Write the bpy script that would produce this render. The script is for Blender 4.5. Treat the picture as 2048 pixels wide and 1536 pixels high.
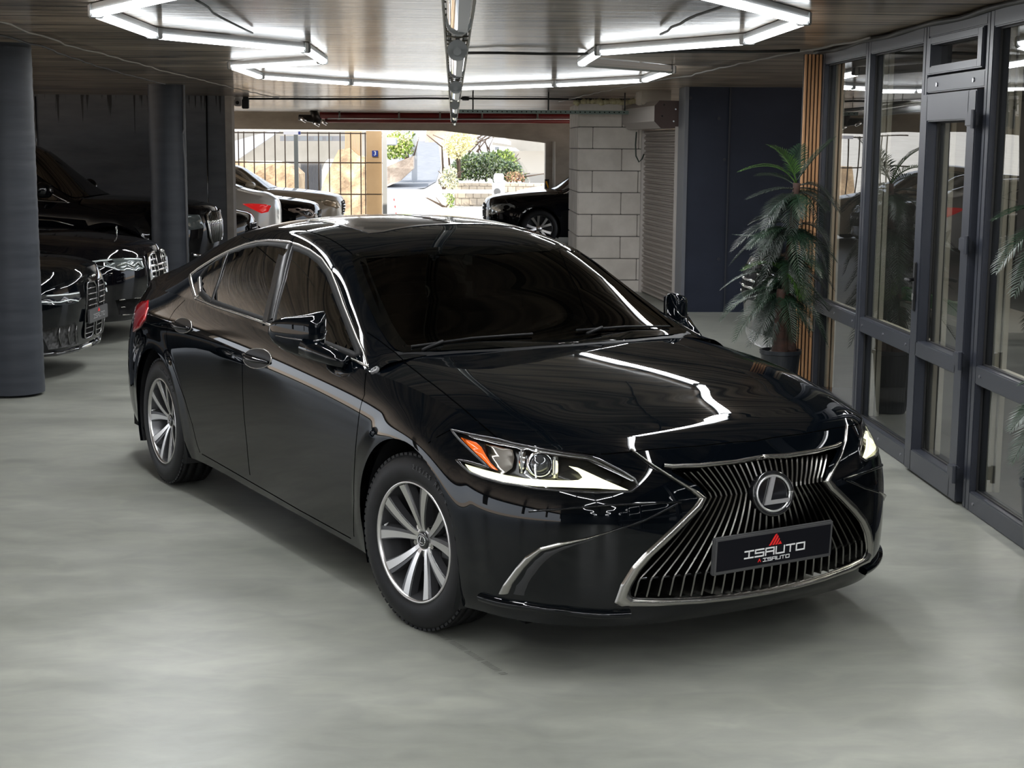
import bpy, bmesh, math, random
import numpy as np
from mathutils import Vector, Matrix
from mathutils.bvhtree import BVHTree
from mathutils.geometry import delaunay_2d_cdt

for o in list(bpy.data.objects):
    bpy.data.objects.remove(o)
S = bpy.context.scene
COL = S.collection
rnd = random.Random(7)

# ------------------------------------------------------------------ camera
CAM_R = Vector((0.9992463851942183, -0.03815719229279212, 0.007119715768128014))
CAM_U = Vector((-0.0011861465816406349, 0.15332045823640345, 0.9881758093287178))
CAM_F = Vector((0.03879761245972369, 0.9874395504346128, -0.15315965364584413))
CAM_O = Vector((0, 0, 1.7811))
FPX = 3060.39
cd = bpy.data.cameras.new('camera')
cd.sensor_width = 36.0
cd.lens = FPX / 2048 * 36
cd.clip_start = 0.05
cd.clip_end = 400
cam = bpy.data.objects.new('camera', cd)
COL.objects.link(cam)
cam.matrix_world = Matrix(((CAM_R.x, CAM_U.x, -CAM_F.x, CAM_O.x), (CAM_R.y, CAM_U.y, -CAM_F.y, CAM_O.y),
                           (CAM_R.z, CAM_U.z, -CAM_F.z, CAM_O.z), (0, 0, 0, 1)))
S.camera = cam

# ------------------------------------------------------------------ world, sun, exposure
S.view_settings.view_transform = 'Standard'
S.view_settings.look = 'None'
S.view_settings.gamma = 1
S.view_settings.use_curve_mapping = False
S.view_settings.exposure = 1.25
w = bpy.data.worlds.new('world')
S.world = w
w.use_nodes = True
nt = w.node_tree
nt.nodes.clear()
bg = nt.nodes.new('ShaderNodeBackground')
sky = nt.nodes.new('ShaderNodeTexSky')
sky.sky_type = 'HOSEK_WILKIE'
sky.sun_direction = (-0.45, 0.2, 0.85)
sky.turbidity = 7
bg.inputs['Strength'].default_value = 2.3
wo = nt.nodes.new('ShaderNodeOutputWorld')
hz = nt.nodes.new('ShaderNodeMixRGB')
hz.inputs[0].default_value = .55
hz.inputs[2].default_value = (.62, .66, .72, 1)
nt.links.new(sky.outputs[0], hz.inputs[1])
nt.links.new(hz.outputs[0], bg.inputs[0])
nt.links.new(bg.outputs[0], wo.inputs[0])
sd = bpy.data.lights.new('sun', 'SUN')
sd.energy = 3.2
sd.color = (1.0, 0.93, 0.82)
sd.angle = 0.01
sun = bpy.data.objects.new('sun', sd)
COL.objects.link(sun)
sun.rotation_euler = Vector((-0.42, -0.30, 0.85)).to_track_quat('Z', 'Y').to_euler()

# ------------------------------------------------------------------ materials
MATS = {}


def mat(name, col=(.5, .5, .5), rough=.5, metal=0., spec=.5, coat=0., trans=0., emit=None, es=0., ior=1.5, coat_rough=.03):
    if name in MATS:
        return MATS[name]
    m = bpy.data.materials.new(name)
    m.use_nodes = True
    b = m.node_tree.nodes['Principled BSDF']
    b.inputs['Base Color'].default_value = (*col, 1)
    b.inputs['Roughness'].default_value = rough
    b.inputs['Metallic'].default_value = metal
    b.inputs['Specular IOR Level'].default_value = spec
    b.inputs['Coat Weight'].default_value = coat
    b.inputs['Coat Roughness'].default_value = coat_rough
    b.inputs['Transmission Weight'].default_value = trans
    b.inputs['IOR'].default_value = ior
    if emit:
        b.inputs['Emission Color'].default_value = (*emit, 1)
        b.inputs['Emission Strength'].default_value = es
    MATS[name] = m
    return m


def N(m, typ, **kw):
    n = m.node_tree.nodes.new(typ)
    for k, v in kw.items():
        setattr(n, k, v)
    return n


def bsdf(m):
    return m.node_tree.nodes['Principled BSDF']


def noise_mat(name, c1, c2, scale=(3, 3, 3), detail=6, rough=(.4, .6), bump=.1, bdist=.01, spec=.5, lo=.35, hi=.65, coat=0., c3=None, rgh=.6):
    """two colour noise mottling in object space, with matching roughness and bump"""
    if name in MATS:
        return MATS[name]
    m = mat(name, c1, rough[0], spec=spec, coat=coat)
    L = m.node_tree.links
    b = bsdf(m)
    tc = N(m, 'ShaderNodeTexCoord')
    mp = N(m, 'ShaderNodeMapping')
    mp.inputs['Scale'].default_value = scale
    L.new(tc.outputs['Object'], mp.inputs[0])
    nz = N(m, 'ShaderNodeTexNoise')
    nz.inputs['Scale'].default_value = 1
    nz.inputs['Detail'].default_value = detail
    nz.inputs['Roughness'].default_value = rgh
    L.new(mp.outputs[0], nz.inputs['Vector'])
    cr = N(m, 'ShaderNodeValToRGB')
    cr.color_ramp.elements[0].position = lo
    cr.color_ramp.elements[1].position = hi
    cr.color_ramp.elements[0].color = (*c1, 1)
    cr.color_ramp.elements[1].color = (*c2, 1)
    if c3:
        e = cr.color_ramp.elements.new(.5 * (lo + hi))
        e.color = (*c3, 1)
    L.new(nz.outputs['Fac'], cr.inputs[0])
    L.new(cr.outputs[0], b.inputs['Base Color'])
    mr = N(m, 'ShaderNodeMapRange')
    mr.inputs['To Min'].default_value = rough[0]
    mr.inputs['To Max'].default_value = rough[1]
    L.new(nz.outputs['Fac'], mr.inputs[0])
    L.new(mr.outputs[0], b.inputs['Roughness'])
    if bump:
        bp = N(m, 'ShaderNodeBump')
        bp.inputs['Strength'].default_value = bump
        bp.inputs['Distance'].default_value = bdist
        L.new(nz.outputs['Fac'], bp.inputs['Height'])
        L.new(bp.outputs[0], b.inputs['Normal'])
    return m


PAINT = mat('black_car_paint', (.0010, .0017, .0027), .3, coat=1.0, spec=.0, coat_rough=.015)
bsdf(PAINT).inputs['Coat IOR'].default_value = 1.42
CHROME = mat('chrome', (.75, .75, .76), .08, 1.0)
SATIN = mat('satin_chrome', (.34, .33, .31), .24, 1.0)
DCHROME = mat('dark_chrome', (.20, .20, .20), .18, 1.0)
MACH = mat('machined_alloy', (.62, .61, .60), .28, 1.0)
GREYALLOY = mat('grey_alloy', (.10, .10, .105), .32, .7)
RUBBER = noise_mat('tyre_rubber', (.005, .005, .0055), (.010, .010, .011), (30, 30, 30), rough=(.45, .6), spec=.25, bump=.1, bdist=.002)
BPLAS = mat('black_plastic', (.012, .012, .013), .45)
GPLAS = mat('gloss_black_plastic', (.006, .006, .007), .1, coat=.6)
GREYPL = mat('grey_plastic', (.06, .06, .062), .4)
DARKVOID = mat('dark_cavity', (.004, .004, .004), .8, spec=.1)
WHITEP = mat('white_print', (.8, .8, .8), .4)
REDP = mat('red_print', (.75, .02, .02), .4)


def glass_mat(name, tint=(1, 1, 1), mix=.5, rough=.0, ior=1.5):
    """thin pane: fresnel mirror over a tinted see-through layer"""
    if name in MATS:
        return MATS[name]
    m = bpy.data.materials.new(name)
    m.use_nodes = True
    t = m.node_tree
    t.nodes.clear()
    o = t.nodes.new('ShaderNodeOutputMaterial')
    mx = t.nodes.new('ShaderNodeMixShader')
    fr = t.nodes.new('ShaderNodeFresnel')
    fr.inputs['IOR'].default_value = ior
    tr = t.nodes.new('ShaderNodeBsdfTransparent')
    tr.inputs[0].default_value = (*tint, 1)
    gl = t.nodes.new('ShaderNodeBsdfGlossy')
    gl.inputs['Roughness'].default_value = rough
    # same reflectance whichever way the sheet faces
    ge = t.nodes.new('ShaderNodeNewGeometry')
    mi = t.nodes.new('ShaderNodeMix')
    mi.inputs[2].default_value = ior
    mi.inputs[3].default_value = 1 / ior
    t.links.new(ge.outputs['Backfacing'], mi.inputs[0])
    t.links.new(mi.outputs[0], fr.inputs['IOR'])
    t.links.new(fr.outputs[0], mx.inputs[0])
    t.links.new(tr.outputs[0], mx.inputs[1])
    t.links.new(gl.outputs[0], mx.inputs[2])
    t.links.new(mx.outputs[0], o.inputs[0])
    MATS[name] = m
    return m


TINT = glass_mat('tinted_glass', (.035, .037, .036), ior=1.42)
TINTS = glass_mat('privacy_glass', (.015, .015, .015), ior=3.3)
LENS = glass_mat('lamp_lens', (.93, .94, .94), ior=1.35)
PANE = glass_mat('office_pane', (.60, .63, .61), ior=2.25)

# ------------------------------------------------------------------ mesh helpers


def link(o, parent=None):
    COL.objects.link(o)
    if parent is not None:
        o.parent = parent
    return o


def mesh_obj(name, V, F, m, parent=None, smooth=True, uvs=None):
    me = bpy.data.meshes.new(name)
    me.from_pydata([tuple(map(float, v)) for v in V], [], [tuple(map(int, f)) for f in F])
    me.validate()
    if smooth:
        me.polygons.foreach_set('use_smooth', [True] * len(me.polygons))
    ms = m if isinstance(m, (list, tuple)) else [m]
    for q in ms:
        me.materials.append(q)
    o = bpy.data.objects.new(name, me)
    return link(o, parent)


def empty(name, loc=(0, 0, 0), rz=0., label=None, cat=None, group=None):
    o = bpy.data.objects.new(name, None)
    o.empty_display_size = .1
    o.location = loc
    o.rotation_euler = (0, 0, rz)
    link(o)
    tag(o, label, cat, group)
    return o


def tag(o, label=None, cat=None, group=None, kind=None):
    if label:
        o['label'] = label
    if cat:
        o['category'] = cat
    if group:
        o['group'] = group
    if kind:
        o['kind'] = kind
    return o


class MB:
    """collects shapes that become ONE mesh object"""

    def __init__(self):
        self.V = []
        self.F = []
        self.S = []

    def add(self, V, F, smooth=False):
        n = len(self.V)
        self.V += [tuple(v) for v in V]
        self.F += [tuple(i + n for i in f) for f in F]
        self.S += [smooth] * len(F)
        return self

    def box(self, x0, x1, y0, y1, z0, z1, bev=0.):
        if bev <= 0:
            V = [(x, y, z) for z in (z0, z1) for y in (y0, y1) for x in (x0, x1)]
            F = [(0, 2, 3, 1), (4, 5, 7, 6), (0, 1, 5, 4), (2, 6, 7, 3), (0, 4, 6, 2), (1, 3, 7, 5)]
            return self.add(V, F)
        bm = bmesh.new()
        bmesh.ops.create_cube(bm, size=1)
        for v in bm.verts:
            v.co = ((x0 + x1) / 2 + v.co.x * (x1 - x0), (y0 + y1) / 2 + v.co.y * (y1 - y0), (z0 + z1) / 2 + v.co.z * (z1 - z0))
        bmesh.ops.bevel(bm, geom=bm.edges[:], offset=bev, segments=2, affect='EDGES')
        self.bm(bm)
        return self

    def bm(self, bm, M=None, smooth=False):
        bm.verts.index_update()
        self.add([(M @ v.co if M else v.co)[:] for v in bm.verts], [[v.index for v in f.verts] for f in bm.faces], smooth)
        bm.free()
        return self

    def tube(self, pts, r, n=8, caps=True, smooth=True):
        pts = [Vector(p) for p in pts]
        rs = r if isinstance(r, (list, tuple)) else [r] * len(pts)
        V = []
        F = []
        up = None
        for i, p in enumerate(pts):
            t = (pts[min(i + 1, len(pts) - 1)] - pts[max(i - 1, 0)]).normalized()
            if up is None:
                a = Vector((0, 0, 1)) if abs(t.z) < .9 else Vector((1, 0, 0))
            else:
                a = up
            s = t.cross(a)
            if s.length < 1e-6:
                s = t.cross(Vector((0, 1, .1)))
            s.normalize()
            up = s.cross(t).normalized()
            for k in range(n):
                an = 2 * math.pi * k / n
                V.append(p + (s * math.cos(an) + up * math.sin(an)) * rs[i])
        for i in range(len(pts) - 1):
            for k in range(n):
                a = i * n + k
                b = i * n + (k + 1) % n
                F.append((a, b, b + n, a + n))
        if caps:
            F.append(tuple(range(n))[::-1])
            F.append(tuple((len(pts) - 1) * n + k for k in range(n)))
        return self.add(V, F, smooth)

    def cyl(self, c, r, h, n=24, axis='z', r2=None):
        r2 = r if r2 is None else r2
        ax = {'x': 0, 'y': 1, 'z': 2}[axis]
        V = []
        for s, rr in ((-.5, r), (.5, r2)):
            for k in range(n):
                a = 2 * math.pi * k / n
                p = [0, 0, 0]
                p[ax] = s * h
                p[(ax + 1) % 3] = rr * math.cos(a)
                p[(ax + 2) % 3] = rr * math.sin(a)
                V.append((p[0] + c[0], p[1] + c[1], p[2] + c[2]))
        F = [(k, (k + 1) % n, n + (k + 1) % n, n + k) for k in range(n)]
        self.add(V, F, True)
        self.add(V, [tuple(range(n))[::-1], tuple(range(n, 2 * n))])
        return self

    def lathe(self, prof, n=32, M=None, caps=False):
        """prof: (r, z) pairs about local z"""
        V = []
        for r, z in prof:
            for k in range(n):
                a = 2 * math.pi * k / n
                v = Vector((r * math.cos(a), r * math.sin(a), z))
                V.append(M @ v if M else v)
        F = []
        for i in range(len(prof) - 1):
            for k in range(n):
                a = i * n + k
                b = i * n + (k + 1) % n
                F.append((a, b, b + n, a + n))
        if caps:
            F.append(tuple(range(n))[::-1])
            F.append(tuple((len(prof) - 1) * n + k for k in range(n)))
        return self.add(V, F, True)

    def prism(self, poly, O, A, B, C, d):
        """poly (a,b) in plane O+aA+bB, extruded d along C"""
        O, A, B, C = map(Vector, (O, A, B, C))
        n = len(poly)
        V = [O + A * a + B * b for a, b in poly] + [O + A * a + B * b + C * d for a, b in poly]
        F = [tuple(range(n)), tuple(range(2 * n - 1, n - 1, -1))] + [(i, i + n, (i + 1) % n + n, (i + 1) % n) for i in range(n)]
        return self.add(V, F)

    def build(self, name, m, parent=None, M=None):
        me = bpy.data.meshes.new(name)
        V = self.V if M is None else [M @ Vector(v) for v in self.V]
        me.from_pydata([tuple(map(float, v)) for v in V], [], [tuple(map(int, f)) for f in self.F])
        me.polygons.foreach_set('use_smooth', self.S)
        me.materials.append(m)
        me.validate()
        bm = bmesh.new()
        bm.from_mesh(me)
        bmesh.ops.recalc_face_normals(bm, faces=bm.faces[:])
        bm.to_mesh(me)
        bm.free()
        o = bpy.data.objects.new(name, me)
        return link(o, parent)


def grid_faces(nu, nv, off=0, flip=False):
    F = []
    for i in range(nu - 1):
        for j in range(nv - 1):
            a = off + i * nv + j
            f = (a, a + nv, a + nv + 1, a + 1)
            F.append(f[::-1] if flip else f)
    return F


def bas(ts, n):
    """uniform cubic B-spline basis rows with free (end interpolating) ends"""
    M = np.zeros((len(ts), n))
    for r, t in enumerate(ts):
        i = min(int(t), n - 2)
        u = t - i
        wv = ((1 - u) ** 3 / 6, (3 * u ** 3 - 6 * u ** 2 + 4) / 6, (-3 * u ** 3 + 3 * u ** 2 + 3 * u + 1) / 6, u ** 3 / 6)
        for k, ww in enumerate(wv):
            q = i - 1 + k
            if q < 0:
                M[r, 0] += 2 * ww
                M[r, 1] -= ww
            elif q > n - 1:
                M[r, n - 1] += 2 * ww
                M[r, n - 2] -= ww
            else:
                M[r, q] += ww
    return M


def spl(xs, pts):
    """C1 monotone-ish interpolation of tabulated points; returns f(x)"""
    xs = np.array(xs, float)
    P = np.array(pts, float)
    if P.ndim == 1:
        P = P[:, None]
    if xs[0] > xs[-1]:
        xs = xs[::-1]
        P = P[::-1]
    d = np.diff(P, axis=0) / np.diff(xs)[:, None]
    m = np.zeros_like(P)
    m[0] = d[0]
    m[-1] = d[-1]
    h = np.diff(xs)
    for i in range(1, len(xs) - 1):
        m[i] = (d[i - 1] * h[i] + d[i] * h[i - 1]) / (h[i] + h[i - 1])

    def f(x):
        x = np.clip(np.asarray(x, float), xs[0], xs[-1])
        i = np.clip(np.searchsorted(xs, x) - 1, 0, len(xs) - 2)
        hh = (xs[i + 1] - xs[i])
        t = ((x - xs[i]) / hh)[..., None]
        hh = hh[..., None]
        r = (2 * t ** 3 - 3 * t ** 2 + 1) * P[i] + (t ** 3 - 2 * t ** 2 + t) * hh * m[i] + (-2 * t ** 3 + 3 * t ** 2) * P[i + 1] + (t ** 3 - t ** 2) * hh * m[i + 1]
        return r
    return f
# ------------------------------------------------------------------ car body surfaces
# car frame: x forward from the front axle, y left, z up.  Half the car is described with w=|y|.


def default_net():
    cols = []
    zf = [.185, .225, .32, .44, .56, .65, .715]
    front = [  # mid (x,w), low (x,w), top (x,w,z)
        ((.975, 0), (.905, 0), (.872, 0, .775)),
        ((.968, .2), (.90, .2), (.864, .19, .775)),
        ((.942, .4), (.882, .39), (.842, .37, .775)),
        ((.885, .585), (.84, .56), (.80, .53, .775)),
        ((.775, .735), (.745, .71), (.70, .675, .772)),
        ((.62, .845), (.60, .82), (.55, .755, .782)),
        ((.44, .905), (.44, .87), (.40, .79, .81)),
    ]
    for (mx, mw), (lx, lw), (tx, tw, tz) in front:
        c = []
        for j, z in enumerate(zf):
            if j < 3:
                a = (0, .62, .92)[j]
                x = lx + (mx - lx) * a
                ww = lw + (mw - lw) * a
            else:
                a = (0, .03, .25, .6)[j - 3]
                x = mx + (tx - mx) * a
                ww = mw + (tw - mw) * a
            c.append((x, ww, z))
        c.append((tx, tw, tz))
        cols.append(c)

    def side(x, zz, ww):
        cols.append([(x, b, a) for a, b in zip(zz, ww)])
    side(.22, [.17, .24, .36, .49, .61, .70, .775, .848], [.875, .90, .922, .93, .932, .925, .895, .815])
    side(.0, [.17, .25, .38, .51, .64, .735, .805, .882], [.88, .905, .925, .935, .937, .93, .905, .835])
    side(-.2, [.17, .25, .38, .51, .64, .75, .825, .902], [.88, .905, .922, .933, .935, .93, .91, .848])
    side(-.42, [.19, .26, .38, .50, .63, .745, .83, .913], [.88, .90, .915, .925, .93, .928, .915, .862])
    side(-.85, [.195, .26, .375, .49, .63, .765, .85, .928], [.88, .895, .91, .92, .928, .93, .922, .872])
    side(-1.3, [.20, .265, .375, .49, .63, .785, .87, .952], [.88, .893, .908, .918, .928, .932, .924, .876])
    side(-1.75, [.205, .27, .375, .49, .63, .80, .887, .975], [.88, .893, .908, .918, .929, .933, .924, .872])
    side(-2.2, [.215, .28, .385, .50, .645, .81, .90, .998], [.88, .895, .91, .922, .932, .934, .922, .862])
    side(-2.6, [.20, .28, .40, .52, .66, .80, .905, 1.01], [.88, .905, .922, .932, .936, .933, .915, .842])
    side(-2.9, [.20, .28, .41, .53, .66, .79, .905, 1.008], [.88, .905, .922, .932, .935, .928, .90, .815])
    side(-3.2, [.20, .28, .41, .53, .66, .79, .905, .995], [.87, .90, .915, .922, .922, .905, .868, .775])
    side(-3.5, [.21, .28, .40, .53, .66, .79, .89, .975], [.84, .87, .885, .89, .885, .862, .82, .735])
    side(-3.75, [.22, .29, .40, .53, .66, .79, .88, .955], [.76, .795, .81, .81, .805, .785, .75, .69])
    zz = [.23, .30, .40, .53, .66, .79, .88, .95]
    for (x, ww), lx in (((-3.90, .64), .05), ((-3.985, .42), .05), ((-4.02, .2), .05), ((-4.03, 0), .05)):
        cols.append([(x + (lx if j == 0 else lx * .5 if j == 1 else 0) + (.05 if j == 7 else .02 if j == 6 else 0), ww, z) for j, z in enumerate(zz)])
    return np.array(cols)


RAIL = ([-.36, -.45, -.6, -.9, -1.2, -1.5, -1.8, -2.2, -2.5, -2.8, -3.1, -3.35, -3.6, -3.8],
        [(.80, .945), (.79, .955), (.765, 1.005), (.70, 1.14), (.632, 1.285), (.60, 1.355), (.59, 1.378), (.585, 1.368), (.582, 1.33), (.578, 1.268),
         (.58, 1.19), (.60, 1.115), (.635, 1.05), (.655, 1.0)])
CTR = ([-.34, -.42, -.7, -1.06, -1.3, -1.6, -1.9, -2.3, -2.65, -2.9, -3.2, -3.4, -3.6, -3.8],
       [.975, 1.01, 1.18, 1.385, 1.425, 1.443, 1.445, 1.425, 1.385, 1.32, 1.205, 1.135, 1.09, 1.07])
HOODC = ([.872, .82, .7, .45, .15, -.15, -.36], [.775, .803, .84, .885, .93, .965, .985])


class Shape:
    """evaluates the sheets of one car; warp(x,w,z) reshapes the pattern body"""

    def __init__(s, fine=1.0, warp=None, R=(.385, .385), xw=(0., -2.87), zw=.335):
        s.net = default_net()
        s.warp = warp
        s.R = R
        s.xw = xw
        s.zw = zw
        n = len(s.net)
        s.n = n
        ext = np.concatenate([s.net[1:2] * [1, -1, 1], s.net, s.net[-2:-1] * [1, -1, 1]])
        s.ext = ext
        seg = []
        for i in range(n - 1):
            d = np.linalg.norm(s.net[i + 1][3] - s.net[i][3])
            k = max(2, int(round(d / (.017 / fine))))
            seg += [i + q / k for q in range(k)]
        s.t = np.array(seg + [n - 1.])
        s.rv = np.linspace(0, 7, int(46 * fine) + 1)

    def eval_side(s, t, r):
        Bt = bas(np.asarray(t) + 1, s.n + 2)
        Br = bas(np.asarray(r), 8)
        return np.einsum('ai,ijk,bj->abk', Bt, s.ext, Br)

    def side(s):
        P = s.eval_side(s.t, s.rv)
        # wheel arch lips swell outwards a little
        for x0, R in zip(s.xw, s.R):
            d = np.hypot(P[..., 0] - x0, P[..., 2] - s.zw)
            q = np.clip((R + .11 - d) / .11, 0, 1)
            P[..., 1] += .009 * np.sin(q * math.pi / 2) ** 2 * (P[..., 1] > .6)
        return P

    def top_edge(s, t):
        return s.eval_side(t, [7.])[:, 0, :]

    def hood(s):
        nu, nv = 60, 70
        tc = 4.35   # sheet corner
        te = 10.05
        us = np.linspace(0, 1, nu)
        vs = np.linspace(0, 1, nv)
        # front edge: parameter by w fraction
        tt = np.linspace(0, tc, 200)
        E = s.top_edge(tt)
        Fr = np.stack([np.interp(us * E[-1, 1], E[:, 1], E[:, k]) for k in range(3)], 1)
        tt = np.linspace(tc, te, 300)
        G = s.top_edge(tt)
        L = np.concatenate([[0], np.cumsum(np.linalg.norm(np.diff(G, axis=0), axis=1))])
        L /= L[-1]
        G = np.stack([np.interp(vs, L, G[:, k]) for k in range(3)], 1)
        x0, x1 = E[0, 0], -.36
        Cx = x0 + (x1 - x0) * vs
        Cz = spl(*HOODC)(Cx)[:, 0]
        Bx = x1 + (G[-1, 0] - x1) * us ** 2.2
        Bw = us * G[-1, 1]
        P = np.zeros((nu, nv, 3))
        for i, u in enumerate(us):
            gu = .42 * u * u + .58 * (math.log1p(math.exp((u - .80) * 34)) / 34 - math.log1p(math.exp(-.8 * 34)) / 34) / (math.log1p(math.exp(.2 * 34)) / 34)
            for j, v in enumerate(vs):
                # coons in x,w
                Lx = (1 - v) * Fr[i, 0] + v * Bx[i]
                Lw = (1 - v) * Fr[i, 1] + v * Bw[i]
                Mx = (1 - u) * Cx[j] + u * G[j, 0]
                Mw = u * G[j, 1]
                Nx = (1 - u) * ((1 - v) * Cx[0] + v * Cx[-1]) + u * ((1 - v) * G[0, 0] + v * G[-1, 0])
                Nw = u * ((1 - v) * G[0, 1] + v * G[-1, 1])
                P[i, j, 0] = Lx + Mx - Nx
                P[i, j, 1] = Lw + Mw - Nw
                z = Cz[j] + (G[j, 2] - Cz[j]) * gu
                z0 = Cz[0] + (G[0, 2] - Cz[0]) * gu
                z += (1 - v) ** 4 * (Fr[i, 2] - z0)
                P[i, j, 2] = z
        return P

    def cabin(s):
        """belt line up over the rail to the roof centre, from cowl to boot lid"""
        i0, i1 = 9.75, s.n - 5.0
        ts = s.t[(s.t > i0) & (s.t < i1)]
        ts = np.concatenate([[i0], ts, [i1]])
        # refine
        ts = np.sort(np.concatenate([ts, (ts[1:] + ts[:-1]) / 2]))
        Q = s.top_edge(ts)
        R = spl(*RAIL)
        Cc = spl(*CTR)
        out = []
        for q in Q:
            x = q[0]
            rw, rz = R(x)
            cz = Cc(x)[0]
            # side: from belt to rail, slightly convex
            A = np.array([q[1], q[2]])
            B = np.array([rw, rz])
            pts = []
            k = 16
            nrm = np.array([B[1] - A[1], A[0] - B[0]])
            nrm = nrm / (np.linalg.norm(nrm) + 1e-9)
            lh = np.linalg.norm(B - A)
            for a in np.linspace(0, 1, k, endpoint=False):
                pts.append(A + (B - A) * a + nrm * .085 * lh * (4 * a * (1 - a)) * .5)
            # top: rail to centre, arch
            k2 = 30
            for a in np.linspace(0, 1, k2 + 1):
                ww = rw * (1 - a)
                e = 1 - (ww / rw) ** 2.6
                pts.append(np.array([ww, rz + (cz - rz) * e]))
            pts = np.array(pts)
            # round the corner at the rail
            for it in range(1):
                sm = pts.copy()
                sm[k - 3:k + 4] = .25 * pts[k - 4:k + 3] + .5 * pts[k - 3:k + 4] + .25 * pts[k - 2:k + 5]
                pts = sm
            out.append(np.stack([np.full(len(pts), x), pts[:, 0], pts[:, 1]], 1))
        P = np.array(out)
        # the windscreen foot runs back towards the pillars
        return P

    def tail(s):
        c = s.cabin()[-1]
        t = np.linspace(s.n - 5.0, s.n - 1, 40)
        E = s.top_edge(t)
        L = np.linspace(0, 1, len(c))
        e = np.stack([np.interp(L, np.linspace(0, 1, 40), E[:, k]) for k in range(3)], 1)
        a = np.linspace(0, 1, 10)[:, None, None]
        return c[None] * (1 - a) + e[None] * a + np.array([0, 0, .02]) * 4 * a * (1 - a)

    def sheets(s):
        d = dict(side=s.side(), hood=s.hood(), cabin=s.cabin(), tail=s.tail())
        if s.warp:
            for k, P in d.items():
                d[k] = s.warp(P.reshape(-1, 3)).reshape(P.shape)
        return d


def grid_normals(P):
    a = np.gradient(P, axis=0)
    b = np.gradient(P, axis=1)
    n = np.cross(a, b)
    # P holds (x, w, z); the half body lies at y=-w
    c = P - np.array([-1.5, -.2, .2])
    s = np.sign((n * c).sum(-1))
    n = n * np.where(s == 0, 1, s)[..., None]
    l = np.linalg.norm(n, axis=-1)
    ok = l > 1e-9
    n[ok] /= l[ok][:, None]
    return n * np.array([1, -1, 1]), ok


class NormalMap:
    """smooth normals of the unbroken sheet, looked up for cut panels"""

    def __init__(s, P):
        from mathutils.kdtree import KDTree
        s.n, ok = grid_normals(P)
        V = P.reshape(-1, 3) * np.array([1, -1, 1])
        s.n = s.n.reshape(-1, 3)
        ok = ok.ravel()
        s.k = KDTree(int(ok.sum()))
        for i in np.where(ok)[0]:
            s.k.insert(V[i], int(i))
        s.k.balance()

    def apply(s, o):
        me = o.data
        out = []
        for v in me.vertices:
            m = v.co.y > 0
            c = (v.co.x, -abs(v.co.y), v.co.z)
            acc = Vector((0, 0, 0))
            for co, i, d in s.k.find_n(c, 3):
                acc += Vector(s.n[i]) / (d + 1e-4)
            acc.normalize()
            if m:
                acc.y = -acc.y
            if abs(v.co.y) < 1e-5:
                acc.y = 0
                acc.normalize()
            out.append(acc)
        # faces must agree with the normals
        flip = 0
        for p in me.polygons:
            if p.normal.dot(out[p.vertices[0]]) < 0:
                flip += 1
        if flip:
            bm = bmesh.new()
            bm.from_mesh(me)
            bm.faces.ensure_lookup_table()
            bmesh.ops.reverse_faces(bm, faces=[f for f in bm.faces if f.normal.dot(out[f.verts[0].index]) < 0])
            bm.to_mesh(me)
            bm.free()
            me.polygons.foreach_set('use_smooth', [True] * len(me.polygons))
        me.normals_split_custom_set_from_vertices([n[:] for n in out])


def sheet_vf(P, half=-1):
    """vertices (y = half*w) and faces of one side"""
    nu, nv = P.shape[:2]
    V = P.reshape(-1, 3) * np.array([1, half, 1])
    return V, grid_faces(nu, nv, flip=half > 0)


def snap_poly(V, F, poly, ax, cond, skin=None, plane=None, inner=None):
    """pull the sheet vertices that fall inside an outline onto that outline, so that the split follows it;
    returns (V, outside faces, inside faces)"""
    V = np.array(V)
    P = np.array(poly, float)
    Q = np.roll(P, -1, axis=0)
    a, b = ax
    sa = -1 if a == 1 else 1
    sb = -1 if b == 1 else 1
    A = V[:, a] * sa
    B = V[:, b] * sb
    ok = np.array([cond(v) for v in V])
    ins = np.zeros(len(V), bool)
    x0, y0 = P.min(0)
    x1, y1 = P.max(0)
    for i in np.where(ok & (A > x0 - .05) & (A < x1 + .05) & (B > y0 - .05) & (B < y1 + .05))[0]:
        ins[i] = inpoly(poly, A[i], B[i])
    out_f = [f for f in F if not all(ins[i] for i in f)]
    in_f = [f for f in F if all(ins[i] for i in f)]
    rim = set(i for f in out_f for i in f if ins[i])
    for i in rim:
        p = np.array([A[i], B[i]])
        d = Q - P
        t = np.clip(((p - P) * d).sum(1) / np.maximum((d * d).sum(1), 1e-12), 0, 1)
        c = P + d * t[:, None]
        k = int(np.argmin(((c - p) ** 2).sum(1)))
        q = c[k]
        if math.hypot(*(q - p)) > .06:
            continue
        if skin is not None:
            h, _ = skin.drop(q[0], q[1], plane)
            if h is not None:
                V[i] = (h.x, -abs(h.y), h.z)
                continue
        V[i, a] = q[0] * sa
        V[i, b] = q[1] * sb
    return V, out_f, in_f


def snap_arch(V, F, centres, smooth_keep=.6):
    """cut round openings out of the side sheet, edges snapped onto the circle"""
    V = np.array(V)
    F = [tuple(f) for f in F]
    for x0, z0, R in centres:
        d = np.hypot(V[:, 0] - x0, V[:, 2] - z0)
        ins = (d < R) & (np.abs(V[:, 1]) > smooth_keep)
        F = [f for f in F if not all(ins[i] for i in f)]
        used = np.zeros(len(V), bool)
        for f in F:
            for i in f:
                used[i] = True
        mv = ins & used
        k = R / np.maximum(d[mv], 1e-6)
        V[mv, 0] = x0 + (V[mv, 0] - x0) * k
        V[mv, 2] = z0 + (V[mv, 2] - z0) * k
    return V, F
# ------------------------------------------------------------------ tools that work on a car surface


def vert_grid(o):
    me = o.data
    return np.array([v.co[:] for v in me.vertices])


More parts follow.
